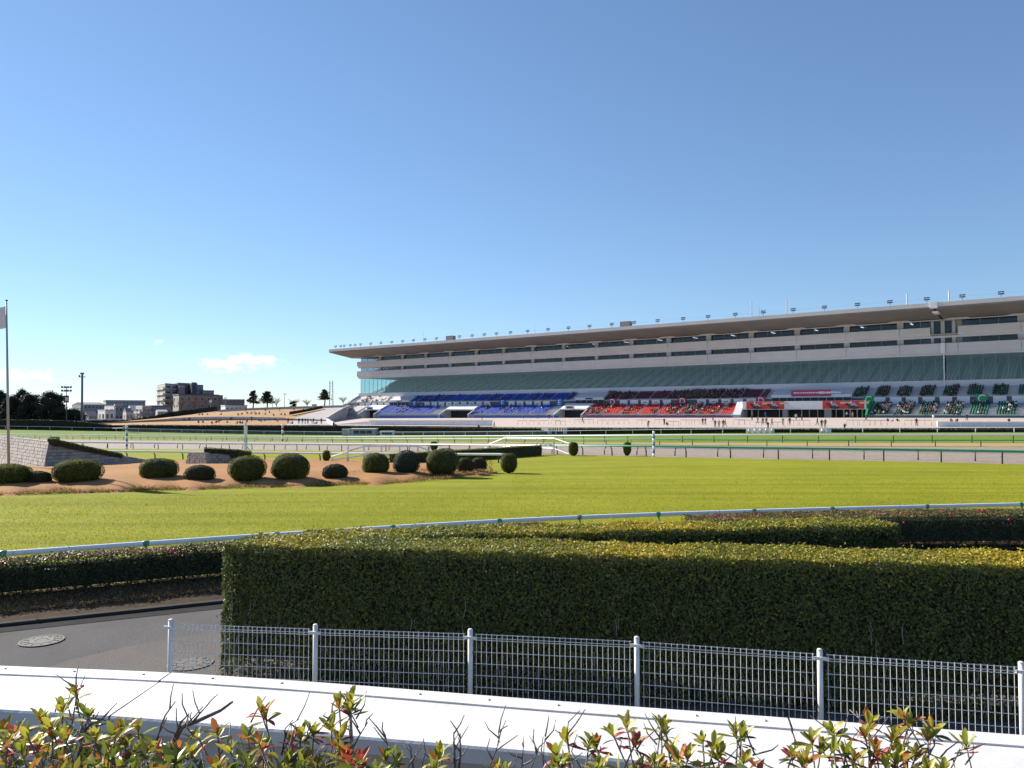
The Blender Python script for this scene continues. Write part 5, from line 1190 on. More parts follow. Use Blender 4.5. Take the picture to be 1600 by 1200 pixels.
# far hedges along the track and retaining wall
FLEAF = leafmat('far_hedge_leaf', [(0, (0.012, 0.018, 0.009)), (.6, (0.04, 0.05, 0.02)), (.85, (0.10, 0.075, 0.035)), (1, (0.20, 0.10, 0.06))], .6, .15)
def far_hedge(label, x0, x1, ytop, zoff, seed, dens=26, name='far_hedge', th=1.4, size=.24):
    xs = np.arange(x0, x1 + .1, 10); r = np.random.default_rng(seed); A = [R_turf.at(x) + Vector((0, .5, 0)) for x in xs]; t = thing(name, tuple(A[0]), label, 'hedge'); O = world_loc(t)
    top = [at(x, float(np.interp(x, *zip(*ytop))), a.y + .5).z for x, a in zip(xs, A)]; P = []; mb = MB(); n0 = []; 
    for (a, za), (b, zb) in zip(zip(A, top), zip(A[1:], top[1:])):
        h = (za + zb) / 2 - a.z - zoff; n = int((b - a).length * max(h, .2) * dens * 1.6) + int((b - a).length * th * dens)
        u = r.random(n); k = r.random(n) < .55; z = np.where(k, r.random(n), 1.0); d = np.where(k, 0, r.random(n) * th)
        base = np.array(a)[None] * (1 - u)[:, None] + np.array(b)[None] * u[:, None]; tz = za * (1 - u) + zb * u
        base[:, 2] = base[:, 2] + zoff + (tz - base[:, 2] - zoff) * z + r.normal(0, .06, n); base[:, 1] += d; P.append(base)
    P = np.concatenate(P) - np.array(O); N = r.normal(0, 1, P.shape); N[:, 2] += .5; N[:, 1] -= .5; N /= np.linalg.norm(N, axis=1)[:, None]
    setp(link('foliage', leaf_cloud('foliage', P, N, size, .6, r.beta(2, 3, len(P)), FLEAF, seed=seed), t), kind='stuff')
    f = [a + Vector((0, .1, zoff)) for a in A]; tp = [Vector((a.x, a.y + .1, z - .12)) for a, z in zip(A, top)]; bk = [v + Vector((0, th, 0)) for v in tp]; bb_ = [v + Vector((0, th, 0)) for v in f]
    mb.loft(f, tp); mb.loft(tp, bk); mb.loft(bk, bb_); mb.build('inner_twigs', CORE, t)
far_hedge('long dark hedge on the retaining wall from the grassy hill to the gate', 196, 852, [(196, 664), (300, 664.6), (500, 665), (600, 666), (700, 668), (852, 669)], 1.0, 31)
far_hedge('dark hedge beyond the outer rail between gate and banner piers', 887, 1167, [(887, 669), (1167, 669.6)], 0, 32)
far_hedge('short dark hedge beyond the outer rail below the banner', 1212, 1283, [(1212, 670), (1283, 670)], 0, 33)
far_hedge('olive-brown hedge beyond the outer rail below the green seats', 1303, 1900, [(1303, 670), (1900, 670)], 0, 34)
far_hedge('dark hedge under the evergreen trees along the outer rail', -180, 178, [(-180, 655), (60, 656), (120, 658), (178, 665)], 0, 35)
mb = MB(); xs = np.arange(190, 858, 12); A = [R_turf.at(x) + Vector((0, .35, -.3)) for x in xs]; B = [a + Vector((0, 0, 1.4)) for a in A]; C_ = [b + Vector((0, .8, 0)) for b in B]
mb.loft(A, B); mb.loft(B, C_); mb.build('retaining_wall', M('stained_concrete', (0.13, 0.12, 0.10), .9, .4, .5, stretch=(1, 1, .2)), label='stained grey retaining wall behind the outer rail below the dark hedge', cat='wall')

# ------------------------------------------------------------------ grassy hill with terraces
H1 = Row([(-300, 664, 240), (150, 663.6, 250), (265, 657.5, 262), (300, 656.5, 264), (400, 656, 266), (480, 657, 264), (600, 660, 262)])
H1t = Row([(-300, 664, 240.5), (150, 663.2, 250.5), (265, 652.8, 262.5), (300, 651, 264.5), (400, 651.5, 266.5), (480, 655, 264.5), (600, 659, 262.5)])
H2 = Row([(-300, 663.8, 290), (150, 662.8, 300), (240, 654, 310), (300, 646.5, 330), (350, 641, 345), (400, 639.5, 350), (450, 639, 350), (500, 638.5, 355), (600, 633, 372)])
H3 = Row([(-300, 663, 420), (150, 662, 420), (300, 645.5, 420), (350, 640, 420), (600, 632, 430)])
HILL = [R_front, H1, H1t, H2, H3]
HDRY = lawn_material('hill_grass', (0.40, 0.24, 0.12), (0.46, 0.28, 0.15), (0.34, 0.24, 0.11), 3)
def hill_grid(lo, hi, n):
    m_ = MB(); f_ = 0
    for ra_, rb_, t0, t1 in ((R_front, H1, 0, .2), (H1, H1t, .2, .22), (H1t, H2, .22, 1.0), (H2, H3, 1.0, 1.0)):
        rr_ = []
        for k in range(5):
            t_ = t0 + (t1 - t0) * k / 4; a_, b_ = lo(t_), hi(t_); rr_.append([ra_.at(x).lerp(rb_.at(x), k / 4) for x in np.linspace(a_, b_, n)])
        m_.grid(rr_)
    return m_
edge_ = lambda t_: 446 + 62 * t_
mb = hill_grid(lambda t_: -100, edge_, 40)
structure(mb.build('hill', HDRY, smooth=True))
mb = MB(); xs = np.arange(266, 452, 12); A = [H1.at(x) - Vector((0, 0, .3)) for x in xs]; B = [H1t.at(x) + Vector((0, 0, .25)) for x in xs]; C_ = [b + Vector((0, .6, 0)) for b in B]
mb.loft(A, B); mb.loft(B, C_); mb.build('terrace_wall', M('pale_wall', (0.50, 0.48, 0.50), .8, .08, .3), label='long pale terrace wall across the brown grassy hill', cat='wall')
mb = MB(); xs = np.arange(342, 560, 12); A = [H2.at(x) for x in xs]; B = [a + Vector((0, 0, 1.0)) for a in A]; mb.loft(A, B); mb.loft(B, [b + Vector((0, .5, 0)) for b in B]); mb.build('hilltop_wall', M('pale_wall', (0.5, 0.48, 0.5)), label='low pale wall along the top of the brown hill', cat='wall')
# paved ramp up to the open end of the stand
structure(hill_grid(edge_, lambda t_: float(np.interp(t_, [0, .2, .22, 1], [522, 512, 512, 546])), 10).build('paved_ramp', M('ramp_paving', (0.36, 0.32, 0.30), .85, .06, .1), smooth=True))
mb = MB(); hi_ = lambda t_: float(np.interp(t_, [0, .2, .22, 1], [522, 512, 512, 546])); E_ = [R_front.at(522).lerp(H1.at(512), k / 4) for k in range(5)] + [H1t.at(hi_(.22 + .78 * k / 6)).lerp(H2.at(hi_(.22 + .78 * k / 6)), k / 6) for k in range(7)]
mb.loft([e - Vector((0, 0, e.z + 3)) for e in E_], [e + Vector((.05, 0, .9)) for e in E_]); mb.loft([e + Vector((.05, 0, .9)) for e in E_], [e + Vector((-.4, 0, .9)) for e in E_]); mb.loft([e + Vector((-.4, 0, .9)) for e in E_], [e + Vector((-.4, 0, 0)) for e in E_])
mb.build('ramp_side_wall', M('pale_wall', (0.5, 0.48, 0.5)), label='pale side wall of the paved ramp beside the open end of the stand', cat='wall')
hpl = [(289, 656), (296, 656, ), (310, 661), (317, 661), (331, 662.5), (338, 661), (342, 660), (345, 658), (355, 661), (359, 657), (362, 655), (371, 662), (375, 661.5), (379, 662), (386, 660), (393, 659), (405, 658), (408, 659), (413, 658), (421, 657.5), (430, 657), (434, 659), (312, 649), (316, 649), (324, 649), (346, 648.5), (372, 649), (378, 648), (386, 646.5), (393, 647), (398, 646), (400, 648), (405, 647.5), (415, 648), (421, 645.5), (437, 643), (384, 643.5), (363, 640.5), (427, 650), (445, 649), (440, 648.5), (474, 641.5), (415, 642), (460, 640.5)]
for i, (px, py) in enumerate(hpl):
    g = on_ground(px, py, HILL); c = q.choice(['black', 'navy', 'black', 'grey', 'red', 'white', 'brown', 'blue']); pose = 'ground' if i % 4 else 'sit'
    if i in (15, 35, 36): pose = 'stand'
    where = 'lower slope below the pale terrace wall' if py > 653 else 'upper slope above the pale terrace wall'
    act = 'standing' if pose == 'stand' else 'sitting'
    person('ground' if pose == 'sit' else pose, c, q.choice(('black', 'navy', 'grey', 'beige')), g, q.uniform(-1, 1), 'person in %s %s on the %s' % (c, act, where), 'people in %s %s on the %s' % (c, act, where), 1.1)
for px, py, c, pose in ((450, 664, 'black', 'walk'), (457, 664, 'grey', 'ground'), (467, 664, 'black', 'stand'), (472.5, 664, 'black', 'stand'), (481, 664, 'grey', 'stand'), (487, 664, 'black', 'lean'), (490, 664, 'navy', 'walk'), (495, 664, 'black', 'ground'), (502, 664.2, 'black', 'stand'), (477, 664, 'brown', 'walk')):
    g = on_ground(px, py, HILL) if px < 445 else at(px, py, 226); g.z += .25
    person(pose, c, 'black', g, q.uniform(-1.2, 1.2), 'person in %s by the dark hedge at the foot of the paved ramp' % c, 'people in %s at the foot of the ramp' % c, 1.12)
# dark clipped hedge edging the slope beside the ramp, and along the hill's shoulder
def line_hedge(label, pts, h, th, seed):
    P = []; r = np.random.default_rng(seed); W_ = [at(*p) for p in pts]; t = thing('slope_hedge', tuple(W_[0]), label, 'hedge'); mb = MB()
    for a, b in zip(W_, W_[1:]):
        n = int((b - a).length * 40); u = r.random((n, 1)); k = np.array(a) * (1 - u) + np.array(b) * u; k[:, 2] += r.random(n) ** .6 * h; k[:, 1] += r.random(n) * th; P.append(k); z = Vector((0, 0, h * .85)); y = Vector((0, th, 0))
        mb.hexa([a, b, b + y, a + y, a + z, b + z, b + y + z, a + y + z])
    P = np.concatenate(P) - np.array(W_[0]); N = r.normal(0, 1, P.shape); N /= np.linalg.norm(N, axis=1)[:, None]
    setp(link('foliage', leaf_cloud('foliage', P, N, .35, .6, r.beta(2, 3, len(P)) * .6, FLEAF, seed=seed), t), kind='stuff'); mb.build('inner_twigs', CORE, t)
line_hedge('thin dark hedge slanting up between brown slope and paved ramp', [(452, 648, 285), (480, 643, 315), (503, 638, 345)], 1.1, 1.2, 41)
line_hedge('dark hedge climbing the shoulder of the hill below the bare trees', [(205, 663, 285), (240, 658, 295), (268, 651, 310), (300, 647, 330), (337, 642, 345)], 2.2, 2, 42)
line_hedge('long low green hedge beside the turf in front of the houses', [(125, 664, 250), (160, 663, 255), (200, 663, 262)], 1.6, 2, 43)
# ------------------------------------------------------------------ trees
TLEAF = leafmat('evergreen_leaf', [(0, (0.008, 0.013, 0.008)), (.6, (0.022, 0.032, 0.014)), (1, (0.05, 0.06, 0.022))], .5, .1)
PINEL = leafmat('pine_needles', [(0, (0.012, 0.02, 0.012)), (1, (0.04, 0.055, 0.025))], .6, .1)
def tree(name, label, px, base, top, wpx, Y, seed, mat=TLEAF, lumps=16, leaf=.42, n=2600, squash=1.0, trunk=.22, group=None, crown0=.12):
    r = np.random.default_rng(seed); b = at(px, base, Y); h = (base - top) * Y / F; R = wpx / 2 * Y / F
    t = thing(name, tuple(b), label, 'tree', group)
    P = []; core = MB()
    for i in range(lumps):
        f = i / (lumps - 1); zz = h * (crown0 + (1 - crown0) * (.1 + .78 * f)); rad = R * (math.sin(math.pi * (.18 + .72 * f)) ** .8); a = i * 2.4 + r.uniform(0, 1)
        c = np.array([math.cos(a) * rad * .55, math.sin(a) * rad * .55, zz]); rr = np.array([R * .5, R * .5, h * .17 * squash]) * r.uniform(.8, 1.15)
        d = r.normal(0, 1, (n // lumps, 3)); d /= np.linalg.norm(d, axis=1)[:, None]; P.append(c + d * rr * (r.random((n // lumps, 1)) ** .25) * 1.05)
        core.ball(tuple(c), tuple(rr * .72), 8, 6)
    P = np.concatenate(P); N = P - np.array([0, 0, h * .5]); N /= np.linalg.norm(N, axis=1)[:, None] + 1e-6
    cr = thing_part = setp(link('crown', leaf_cloud('crown', P, N, leaf, .62, r.beta(2, 2.5, len(P)), mat, seed=seed), t), kind='stuff')
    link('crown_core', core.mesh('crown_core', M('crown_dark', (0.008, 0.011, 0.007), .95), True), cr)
    tr = MB().tube([(0, 0, -.5), (.05, 0, h * .4), (0, 0, h * .8)], [trunk * 1.3, trunk, trunk * .3], 7)
    for i in range(5):
        a = i * 1.9; tr.tube([(0, 0, h * (.2 + .1 * i)), (math.cos(a) * R * .55, math.sin(a) * R * .55, h * (.32 + .1 * i))], [trunk * .45, trunk * .12], 5)
    link('trunk', tr.mesh('trunk', BARK), t)
ev = [(2, 664, 611, 26, 262, 'dark evergreen tree cut by the picture edge behind the flagpole'), (17, 665, 620, 34, 246, 'round dark evergreen just behind the flagpole'), (34, 664, 609, 36, 268, 'tallest domed evergreen behind its neighbours near the flagpole'), (46, 665, 617, 40, 246, 'lighter cone-shaped evergreen in the middle of the dark row'), (58, 664, 618, 20, 262, 'narrow evergreen squeezed between two broad ones'), (80, 665.5, 612, 54, 244, 'broadest dark evergreen beside the floodlight mast'), (113, 665.5, 640, 44, 246, 'low dark evergreen at the foot of the tall grey mast'), (-40, 664, 606, 60, 255, 'broad evergreen outside the picture edge')]
for i, (px, ba, tp, w, Y, lab) in enumerate(ev): tree('evergreen_tree', lab, px, ba, tp, w, Y, 200 + i, group='evergreen trees along the outer rail', n=3600)
def pine(label, px, base, top, wpx, Y, seed, layers=5):
    r = np.random.default_rng(seed); b = at(px, base, Y); h = (base - top) * Y / F; R = wpx / 2 * Y / F; t = thing('pine_tree', tuple(b), label, 'tree'); P = []; tr = MB().tube([(0, 0, -.5), (.3, 0, h * .35), (-.2, 0, h * .7), (.1, 0, h * .95)], [.35, .28, .2, .06], 6)
    for i in range(layers):
        f = .42 + .55 * i / (layers - 1); L_ = R * (1.05 - .65 * (i / (layers - 1))); sd = -1 if i % 2 else 1
        for k in (sd, -sd * .6):
            c = np.array([k * L_ * .5, r.uniform(-.4, .4) * L_, h * f + r.uniform(-.3, .3)]); d = r.normal(0, 1, (150, 3)) * np.array([L_ * .32, L_ * .35, h * .035]); P.append(c + d); tr.tube([(0, 0, h * (f - .08)), tuple(c)], [.12, .04], 5)
    P = np.concatenate(P); N = r.normal(0, 1, P.shape); N[:, 2] += .8; N /= np.linalg.norm(N, axis=1)[:, None]
    setp(link('crown', leaf_cloud('crown', P, N, .75, .5, r.random(len(P)), PINEL, seed=seed), t), kind='stuff'); link('trunk', tr.mesh('trunk', BARK), t)
pine('flat-topped pine on the hilltop, first of the two beside the lamp post', 395, 640, 612, 17, 365, 51); pine('bushier pine on the hilltop close to the flat-topped pine', 417, 640, 612.5, 20, 370, 52, 7); pine('lone pine with layered crown beside the thin pale tower', 507, 633, 610, 16, 390, 53, 6)
def bare(label, px, base, top, wpx, Y, seed, col=(0.13, 0.09, 0.075), nb_=9):
    r = random.Random(seed); b = at(px, base, Y); h = (base - top) * Y / F; R = wpx / 2 * Y / F; t = thing('bare_tree', tuple(b), label, 'tree'); tr = MB(); tw = MB()
    tr.tube([(0, 0, -.5), (0, 0, h * .45)], [.22, .14], 5)
    for i in range(nb_):
        a = r.uniform(0, 6.28); e = Vector((math.cos(a) * R * r.uniform(.3, .8), math.sin(a) * R * .6, h * r.uniform(.6, .9))); s_ = Vector((0, 0, h * r.uniform(.25, .45))); tr.tube([s_, s_.lerp(e, .5) + Vector((0, 0, h * .05)), e], [.1, .07, .03], 4)
        for k in range(9):
            m = s_.lerp(e, r.uniform(.4, 1)); tw.tube([m, m + Vector((r.uniform(-1, 1) * R * .35, r.uniform(-1, 1) * R * .3, h * r.uniform(.02, .18)))], [.04, .02], 3)
    bm_ = M('bare_branch_%d' % int(col[0] * 100), col, .9, .2, 2); link('trunk', tr.mesh('trunk', bm_), t); setp(link('twigs', tw.mesh('twigs', bm_), t), kind='stuff')
for i, (px, ba, tp, w, Y, lab, c) in enumerate(((267, 652, 620, 16, 330, 'bare grey tree in front of the apartment block corner', (.15, .12, .11)), (283, 650, 622, 22, 335, 'bare tree before the low brown building', (.13, .09, .08)), (302, 648, 619, 26, 350, 'reddish bare tree in the middle of the low brown building', (.16, .08, .06)), (322, 645, 618, 26, 355, 'second reddish bare tree near the white sign board', (.15, .08, .06)), (352, 641, 618, 16, 375, 'small bare tree at the end of the apartment block', (.2, .17, .16)), (432, 640, 618, 18, 390, 'faint bare tree next to the bushy pine', (.25, .22, .2)), (460, 639, 621, 24, 400, 'faint bare trees beyond the hilltop wall', (.25, .22, .2)), (480, 638, 623, 22, 400, 'pale bare tree between lamp post and lone pine', (.27, .23, .21)), (536, 634, 618, 22, 405, 'pale bare tree beside the end of the grandstand', (.27, .22, .19)))): bare(lab, px, ba, tp, w, Y, 60 + i, c, 12)
tree('round_shrub', 'round dark shrub on the hilltop between pines and tower', 458, 640, 626.5, 14, 372, 77, lumps=6, n=500, crown0=.02)

# ------------------------------------------------------------------ masts, lamp posts, tower
MAST = M('mast_grey', (0.10, 0.11, 0.14), .6)
b = at(104, 664, 240); t = thing('floodlight_mast', tuple(b), 'thin mast with two rows of floodlights beside the broadest evergreen', 'light mast'); tp = at(104, 604, 240); MB().tube([b - Vector((0, 0, 1)), tp], [.16, .1], 6).build('pole', MAST, t)
for y_ in (605, 610.5):
    MB().box(at(104, y_ + 1.2, 240), (3.1, .12, .1)).build('crossbar', MAST, t)
    for k in (-1.35, -.45, .45, 1.35): MB().box(at(104, y_ - .3, 240) + Vector((k, -.1, 0)), (.52, .4, .5)).build('lamp', LD, t)
bd = MB().box(at(103.5, 623.5, 239.6), (1.6, .15, 2.2)).build('sign_board', M('board_dark_red', (.16, .05, .07), .6), t); MB().box(at(104.2, 623.5, 239.48), (.8, .05, 1.1)).build('board_mark', PAN, bd)
b = at(128, 664, 238); t = thing('tall_mast', tuple(b), 'tall thick blue-grey mast with short crossarm rising above the low houses', 'mast'); tp = at(128.5, 583, 238)
MB().tube([b - Vector((0, 0, 1)), tp], [.36, .30], 10).build('pole', M('mast_blue', (0.10, 0.11, 0.17), .5), t); MB().box(at(128.5, 589, 238), (2.0, .25, .25)).build('crossarm', MAST, t); MB().box(at(124, 587.5, 238), (.3, .4, .6)).build('camera_box', MAST, t); MB().box(at(128.5, 583.5, 238), (.9, .7, .5)).build('cap', MAST, t)
def lamp_post(px, base, top, Y, label):
    b = at(px, base, Y); tp = at(px, top, Y); t = thing('lamp_post', tuple(b), label, 'lamp post'); MB().tube([b - Vector((0, 0, .6)), tp], [.14, .1], 6).build('pole', GREYM, t); MB().box(tp + Vector((.3, 0, .1)), (1.3, .5, .25)).build('lamp_head', LD, t)
lamp_post(444.5, 640, 616, 352, 'tall lamp post on the hilltop between the pines and round shrub'); lamp_post(426, 640, 622, 360, 'short lamp post right beside the bushy pine')
b = at(517.5, 633, 480); t = thing('pale_tower', tuple(b), 'thin pale lattice tower behind the lone pine', 'tower')
for dx in (-1.2, 1.2):
    MB().tube([b + Vector((dx, 0, -3)), at(517.5, 595, 480) + Vector((dx * .7, 0, 0))], .28, 5).build('tower_leg', M('tower_white', (.55, .56, .6), .6), t)
for k in range(9): z = (b.z - 1) + k * 1.75; MB().tube([(b.x - 1.1, b.y, z), (b.x + 1.1, b.y, z + 1.4)], .16, 4).build('tower_brace', M('tower_white', (.55, .56, .6)), t)
b = at(326, 640, 352); t = thing('sign_board', tuple(b), 'small pale board on a post before the reddish bare trees', 'sign'); MB().box(at(329, 627, 350), (1.1, .1, 1.2)).build('board', PAN, t); MB().tube([at(329, 628, 350.2), at(329, 645, 350.2)], .07, 5).build('pole', GREYM, t)

# ------------------------------------------------------------------ distant buildings
PANE = M('far_pane', (0.05, 0.06, 0.08), .15)
def building(label, A, B, C, ytop, ybase, col, roofcol, ncolA=0, ncolB=0, nrow=0, Yb=None, name='house', cat='building', balcony=False, gable=0.0, colB=None):
    """A, B, C = (column, distance) of far end, near corner, other end; walls AB and BC"""
    (pa, ya), (pb, yb), (pc, yc) = A, B, C; b = at(pb, ybase, yb); z0 = b.z - 3; z1 = at(pb, ytop, yb).z
    a = at(pa, 644, ya); c = at(pc, 644, yc); a.z = b.z = c.z = 0; d = a + c - b; t = thing(name, (b.x, b.y, z0), label, cat)
    m = MB().hexa([Vector((p.x, p.y, z)) for z in (z0, z1) for p in (b, c, d, a)]); wl = m.build('wall', col, t)
    if gable:
        top = Vector((0, 0, z1 + .02)); mid1 = (a + b) / 2 + Vector((0, 0, z1 + gable)); mid2 = (c + d) / 2 + Vector((0, 0, z1 + gable)); rf = MB(); rf.add([a + top, b + top, mid1, d + top, c + top, mid2], [(0, 1, 2), (3, 5, 4), (1, 4, 5, 2), (0, 2, 5, 3), (0, 3, 4, 1)]); rf.build('roof', roofcol, t)
    else:
        cn = (a + b + c + d) / 4; f = lambda p, z: cn + (p - cn) * 1.03 + Vector((0, 0, z)); MB().hexa([f(p, z) for z in (z1 + .01, z1 + .5) for p in (b, c, d, a)]).build('roof', roofcol, t)
    for p, q_, nc in ((b, a, ncolA), (b, c, ncolB)):
        if not nc: continue
        u = q_ - p; L_ = u.length; u = u.normalized(); n = Vector((u.y, -u.x, 0)); n = n if n.dot(Vector((0, 0, 0)) - p) > 0 else -n; hh = (z1 - z0 - 3) / nrow
        for i in range(nc):
            for j in range(nrow):
                x = L_ * (i + .5) / nc; w = L_ / nc * (.75 if balcony else .5); z = z0 + 3 + hh * (j + .2); h_ = hh * .5; o = p + u * x
                def bx_(w_, h2, dep, zz): return MB().hexa([Vector((k.x, k.y, zz2)) for zz2 in (zz, zz + h2) for k in (o - u * w_ / 2 + n * dep, o + u * w_ / 2 + n * dep, o + u * w_ / 2 - n * .05, o - u * w_ / 2 - n * .05)])
                fr = bx_(w, h_, .06, z).build('window', GREYM, t); bx_(w * .86, h_ * .84, .1, z + h_ * .08).build('pane', PANE, fr)
                if balcony: bx_(w * 1.2, hh * .3, .9, z - hh * .14).build('balcony', col if not colB else colB, t)
ap = M('apartment_beige', (0.42, 0.38, 0.34), .85, .08, .1); apd = M('apartment_dark', (0.05, 0.055, 0.09), .7, .1, .1); bl = M('house_blue_grey', (0.20, 0.22, 0.28), .8, .1, .1); wh = M('house_white', (0.62, 0.62, 0.62), .8, .05, .2); gr = M('house_grey', (0.30, 0.30, 0.32), .8, .1, .2); br = M('house_brown', (0.22, 0.18, 0.16), .85, .1, .1); rfd = M('roof_dark', (0.06, 0.065, 0.08), .7, .2, .2); rfl = M('roof_light', (0.42, 0.42, 0.44), .7)
building('tall beige apartment block with bright sunlit end wall', (244.5, 470), (257, 440), (277, 455), 600, 652, ap, rfl, 2, 2, 6, name='apartment_block', balcony=True)
building('recessed stair section of the apartment block between beige and dark wings', (272, 458), (277, 452), (300, 462), 599, 650, br, rfl, 0, 2, 6, name='apartment_block')
building('pale stair tower of the apartment complex beside the dark wing', (279, 448), (279.5, 447), (288, 449), 604, 640, bl, rfl, 0, 0, 0, name='stair_tower')
building('dark navy wing of the apartment complex', (296, 462), (297, 450), (308, 452), 600, 640, apd, rfl, 0, 2, 5, name='apartment_block'); building('tallest dark panel of the apartment complex', (298.5, 445), (299, 444), (306.5, 446), 598.5, 640, apd, rfl, name='apartment_block'); building('grey-blue stepped wing at the lower end of the apartment complex', (306, 460), (307, 448), (317, 450), 602.5, 640, bl, rfd, 0, 2, 5, name='apartment_block', balcony=True); building('lowest stepped wing of the apartment complex', (315, 460), (316, 446), (334, 450), 611, 640, bl, rfd, 0, 3, 3, name='apartment_block', balcony=True)
building('low brown building with white sunlit end in front of the apartment block', (270, 430), (279, 410), (341, 425), 617, 650, br, rfd, 2, 6, 3, name='low_building'); building('long low grey-brown building beyond the hill', (336, 440), (338, 430), (348, 432), 618.5, 645, br, rfl, 0, 3, 3, name='low_building'); building('long flat building at the end of the apartment row', (346, 450), (347, 440), (382, 445), 625, 642, br, rfl, 0, 8, 1, name='low_building')
building('long hazy apartment building on the horizon with many balconies', (161, 560), (165, 545), (227, 560), 626, 650, gr, rfl, 0, 10, 4, name='low_building', balcony=True); building('dark long building behind the tall mast', (112, 470), (130, 450), (166, 460), 632, 655, bl, rfd, 2, 6, 3, name='low_building', gable=1.5)
building('white cube house with sunlit upper floor', (163, 345), (178, 335), (181, 338), 635.5, 657, wh, rfl, 2, 0, 2, name='house'); building('low white annexe of the cube house', (153, 335), (164, 325), (178, 330), 642, 657, wh, rfl, 2, 2, 1, name='house'); building('plain blue-grey house wall beside the white cube house', (178, 345), (179, 338), (192, 342), 633.5, 657, bl, rfl, 0, 2, 2, name='house')
building('small dark-roofed house between white cube house and grey block', (192, 370), (197, 360), (207, 366), 644, 657, gr, rfd, 1, 2, 1, name='house', gable=2); building('small house with pale roof beside the grey block', (199, 400), (204, 390), (214, 396), 639, 657, wh, rfl, 1, 2, 2, name='house', gable=2)
building('grey two-storey block with sunlit balconies', (212, 360), (222, 345), (236, 352), 635.5, 658, gr, rfl, 2, 2, 2, name='house', balcony=True); building('blue-grey flat building behind the two-storey block', (228, 375), (234, 365), (268, 372), 635, 658, bl, rfd, 0, 5, 2, name='house'); building('low shed with pale roof below the apartment block', (243, 335), (246, 330), (262, 333), 643, 656, gr, rfl, 0, 3, 1, name='shed', gable=.8)
building('dark low house at the foot of the tall mast', (128, 330), (138, 322), (153, 328), 650, 660, bl, rfd, 1, 2, 1, name='house', gable=2)
building('pale canopy roof on the hilltop', (345, 375), (352, 368), (386, 372), 634.5, 642, wh, rfl, 0, 5, 1, name='canopy', cat='canopy')
building('small white kiosk on the hilltop beside the ramp', (485, 380), (487, 376), (495, 378), 633, 640, wh, rfl, 0, 2, 1, name='kiosk', cat='kiosk')
mb = MB(); A = [at(x, 658.5, 292) for x in np.arange(110, 204, 12)]; B = [a + Vector((0, 0, .9)) for a in A]; mb.loft(A, B); mb.loft(B, [b_ + Vector((0, .4, 0)) for b_ in B]); mb.loft([a - Vector((0, 0, 2)) for a in A], A); mb.build('boundary_wall', PAN, label='long pale boundary wall in front of the small houses', cat='wall')
#@@PART4
# ------------------------------------------------------------------ azalea bushes in front of the parapet
def leaf_mesh(name, mat, L_=0.046, W_=0.0165, droop=0.25, fold=0.35):
    mb = MB(); rows = []
    for i, (t, w) in enumerate(((0, .12), (.22, .55), (.5, .95), (.75, .92), (.92, .45), (1, .03))):
        x = L_ * t; z = droop * L_ * (t * .25 - t * t * .6); hw = W_ / 2 * w
        rows.append([(x, -hw, z + fold * hw), (x, 0, z), (x, hw, z + fold * hw)])
    mb.grid(rows); return mb.mesh(name, mat, True)
def az_mat(name, col, tip, rough=.42, trans=.35):
    m = bpy.data.materials.new(name); m.use_nodes = True; t = m.node_tree; Lk = t.links; b = t.nodes['Principled BSDF']; b.inputs['Roughness'].default_value = rough
    co = t.nodes.new('ShaderNodeTexCoord'); sp = t.nodes.new('ShaderNodeSeparateXYZ'); Lk.new(co.outputs['Generated'], sp.inputs[0])
    oi = t.nodes.new('ShaderNodeObjectInfo'); n = t.nodes.new('ShaderNodeTexNoise'); n.inputs['Scale'].default_value = 60; Lk.new(co.outputs['Object'], n.inputs['Vector'])
    a1 = t.nodes.new('ShaderNodeMath'); a1.operation = 'MULTIPLY_ADD'; a1.inputs[1].default_value = .9; Lk.new(n.outputs[0], a1.inputs[0]); Lk.new(sp.outputs[0], a1.inputs[2])
    a2 = t.nodes.new('ShaderNodeMath'); a2.operation = 'MULTIPLY_ADD'; a2.inputs[1].default_value = .7; a2.use_clamp = True; Lk.new(oi.outputs['Random'], a2.inputs[0]); 
    a3 = t.nodes.new('ShaderNodeMath'); a3.operation = 'SUBTRACT'; a3.inputs[1].default_value = .85; Lk.new(a1.outputs[0], a3.inputs[0]); Lk.new(a3.outputs[0], a2.inputs[2])
    mx = t.nodes.new('ShaderNodeMix'); mx.data_type = 'RGBA'; Lk.new(a2.outputs[0], mx.inputs[0]); mx.inputs[6].default_value = col + (1,); mx.inputs[7].default_value = tip + (1,); Lk.new(mx.outputs[2], b.inputs['Base Color'])
    tr = t.nodes.new('ShaderNodeBsdfTranslucent'); Lk.new(mx.outputs[2], tr.inputs[0]); ms = t.nodes.new('ShaderNodeMixShader'); ms.inputs[0].default_value = trans; Lk.new(b.outputs[0], ms.inputs[1]); Lk.new(tr.outputs[0], ms.inputs[2]); Lk.new(ms.outputs[0], t.nodes['Material Output'].inputs[0]); return m
AZ = {'green': az_mat('azalea_green', (0.15, 0.20, 0.02), (0.32, 0.32, 0.03)), 'yellow': az_mat('azalea_yellow', (0.34, 0.34, 0.03), (0.48, 0.40, 0.06)), 'orange': az_mat('azalea_orange', (0.42, 0.20, 0.05), (0.45, 0.10, 0.03)), 'red': az_mat('azalea_red', (0.34, 0.035, 0.03), (0.42, 0.07, 0.06)), 'dark': az_mat('azalea_dark', (0.04, 0.065, 0.015), (0.09, 0.10, 0.02))}
LM = {k: [leaf_mesh('leaf', m, .050 * s, .0175 * s, d, f) for s, d, f in ((1, .3, .4), (.85, .9, .25), (1.1, -.2, .5))] for k, m in AZ.items()}
TWIG = M('azalea_twig', (0.24, 0.20, 0.19), .85, .3, 40, .4, 120); TWIGD = M('azalea_old_wood', (0.15, 0.125, 0.13), .9, .3, 30, .5, 90)
